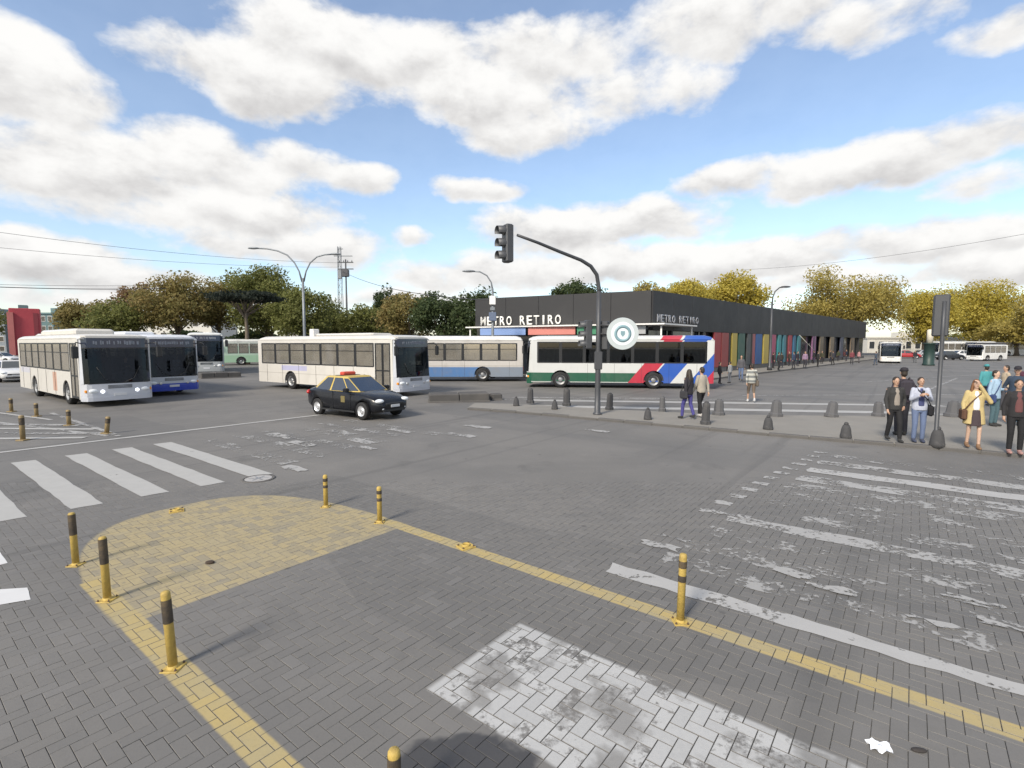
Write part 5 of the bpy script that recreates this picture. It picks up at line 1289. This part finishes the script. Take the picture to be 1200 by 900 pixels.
person('person in beige-grey jacket and black trousers walking beside the violet trousers', G(821, 489, I), ang(-.4, .9), 1.72, (.34, .31, .26), (.012, .012, .014), walk=-.5, shoes=(.5, .48, .46), skin=0)
person('person in striped pale top and brown shorts crossing towards the coloured panels', G(880, 471.5), ang(.2, .98), 1.72, (.42, .42, .38), (.13, .10, .075), walk=.6, short_legs=True, shoes=(.5, .5, .5), stripes=(.16, .17, .17), bag=('right', (.12, .10, .08)))
person('person in black jacket and black trousers standing at the kerb', G(1046, 517, I), ang(-.2, -.98), 1.66, (.03, .029, .028), (.012, .012, .014), walk=.42, arms=('pocket', 'down'), under=(.25, .22, .19))
person('person in dark plum jacket and cap standing behind the black jacket', G(1055, 510, I), ang(.3, .95), 1.84, (.040, .030, .042), (.022, .022, .03), hat=(.02, .02, .024), arms=('pocket', 'pocket'), bag=('back', (.035, .03, .04)))
person('person in pale blue shirt and jeans looking down at a phone with dark bag', G(1075, 518, I), ang(-.35, -.93), 1.66, (.40, .43, .52), (.12, .16, .27), arms=('front', 'front'), bag=('left', (.014, .014, .018)), under=(.05, .06, .15), hand_item=True, hair=(.04, .028, .02), shoes=(.05, .06, .10))
person('person in long pale yellow coat and dark skirt with brown hair', G(1139, 525.5, I), ang(-.45, -.9), 1.66, (.48, .38, .18), (.05, .035, .04), hair=(.17, .075, .03), long_hair=True, coat=.62, skirt=True, arms=('face', 'down'), under=(.60, .62, .68), skin=1, shoes=(.2, .12, .07), walk=.25, bag=('right', (.10, .05, .03)))
person('person in black leather jacket and black trousers at the kerb beside the yellow coat', G(1188, 531.5, I), ang(-.5, -.87), 1.70, (.02, .019, .021), (.012, .012, .014), under=(.13, .05, .05), arms=('pocket', 'down'), shoes=(.34, .20, .18))
person('person in light denim jacket behind the yellow coat', G(1163, 499, I), ang(.3, -.95), 1.70, (.30, .42, .54), (.06, .11, .13), arms=('bent', 'down'), skin=1, bag=('right', (.03, .05, .14)))
person('person in navy jacket and dark cap behind the leather jacket', G(1188, 498, I), ang(-.7, -.7), 1.80, (.028, .045, .075), (.16, .28, .40), hat=(.02, .02, .024), arms=('pocket', 'pocket'))
person('person in teal hooded top crossing the street behind the denim jacket', G(1153, 476), ang(.2, .97), 1.72, (.06, .26, .28), (.03, .04, .05), walk=.4, vox=.018, hat=(.05, .24, .26))
person('person in sand-coloured jacket near the navy jacket', G(1176, 480), ang(-.9, .3), 1.74, (.40, .33, .24), (.05, .05, .06), walk=.35, vox=.018)
person('person in maroon jacket standing back on the right pavement', G(1200, 482), ang(-.8, -.4), 1.82, (.09, .03, .05), (.05, .05, .06), vox=.018)
wl = [('person in black coat between lamp and teal panels', .025, .02), ('person in near-black jacket before the second teal panel', .035, .03), ('person in dark grey hoodie before the red strip', .05, .03), ('shorter person in black before the thin blue strip', .02, .015), ('person in dark brown jacket left of the awning board', .045, .028), ('person in black leaning by the awning board leg', .018, .02), ('person in charcoal before the dull mauve panel', .04, .04), ('person in black before the brown panel', .02, .02), ('person in dark olive jacket before the tan panel', .04, .045), ('person in dark navy near the last tan panel', .018, .025)]
for i, (lab, c1, c2) in enumerate(wl):
    q_, _ = facR(906+i*9.5, 1.2+.5*math.sin(i*2.3))
    person(lab, (q_.x, q_.y, .12), i*1.7, 1.62+.12*math.sin(i*3.1), (c1, c2, .022+.03*(i == 9)), (.02, .02, .025+.01*(i % 2)), walk=.3*math.sin(i), vox=.035, group='people by the station and far street')
# drivers and passengers seen through the windscreens
def aboard(k, x, y, lab, c, fz=.34):
    b_, L_ = DRV[k]; h_ = Vector((math.cos(b_.rotation_euler.z), math.sin(b_.rotation_euler.z), 0)); l_ = Vector((-h_.y, h_.x, 0))
    p_ = Vector(b_.location)+h_*(L_/2-x)+l_*y
    person(lab, (p_.x, p_.y, fz), math.atan2(h_.y, h_.x), 1.68, c, (.03, .03, .035), arms=('front', 'front'), vox=.025, group='people aboard the buses')
aboard(0, 1.35, .62, 'driver in dark blue shirt at the wheel of the cream bus', (.05, .06, .10))
aboard(1, 1.35, .62, 'driver in pale shirt at the wheel of the white and blue bus', (.30, .32, .36))
aboard(2, 1.35, .62, 'driver in dark shirt at the wheel of the bus behind the taxi', (.03, .03, .035))
aboard(0, 2.6, -.5, 'standing passenger in black inside the cream bus', (.02, .02, .022), .86)
aboard(0, 3.4, .25, 'standing passenger in maroon inside the cream bus', (.12, .03, .04), .86)
aboard(1, 2.8, -.3, 'standing passenger in green inside the white and blue bus', (.05, .11, .06), .86)
aboard(2, 3.0, -.3, 'standing passenger in grey inside the bus behind the taxi', (.10, .10, .11), .86)
far = [(843, 450, 'person in black sitting stooped near the rear of the striped bus', (.02, .02, .022), (.02, .02, .025), .8, .3), (855, 449, 'person in grey top by the yellow panel', (.25, .26, .27), (.12, .13, .15), .8, .0),
       (868, 446, 'person in blue jeans by the green panel', (.08, .08, .09), (.10, .14, .24), 1, .3), (912, 434, 'person in dark coat under the station lamp', (.03, .03, .04), (.02, .02, .02), 1, .3), (930, 432, 'person in navy by the teal panels', (.03, .04, .08), (.03, .03, .04), 1, .2),
       (943, 431, 'person in mauve top under the awning board', (.24, .16, .24), (.03, .03, .04), 1, .3), (958, 430, 'person in black beside the awning board', (.02, .02, .02), (.02, .02, .02), 1, .1), (976, 428, 'person in charcoal near the station end', (.04, .04, .05), (.02, .02, .02), 1, .3),
       (998, 427, 'person in dark red walking by the end of the station', (.16, .04, .05), (.03, .03, .04), 1, .4), (1006, 425, 'person in pink by the white minibus', (.45, .24, .25), (.10, .09, .1), 1, .2), (1026, 428, 'person in dark blue crossing before the minibus', (.05, .07, .10), (.06, .08, .12), 1, .4),
       (1072, 425, 'person in black crossing near the kiosk column', (.02, .02, .025), (.10, .11, .12), 1, .5)]
for i, (px, py, lab, c1, c2, k, wk) in enumerate(far):
    person(lab, G(px, py, .12 if px < 1000 else 0), ang(math.cos(i*2.1), math.sin(i*2.1)), 1.7*k, c1, c2, walk=wk, vox=.03, group='people by the station and far street')

bpy.context.view_layer.update(); dg = bpy.context.evaluated_depsgraph_get()
done = [(o, m, bpy.data.meshes.new_from_object(o.evaluated_get(dg))) for o, m in PEND]
for o, m, me in done:
    o.modifiers.clear(); o.data = me; me.name = o.name
    me.polygons.foreach_set('use_smooth', [True]*len(me.polygons))
    if not me.materials: me.materials.append(m)
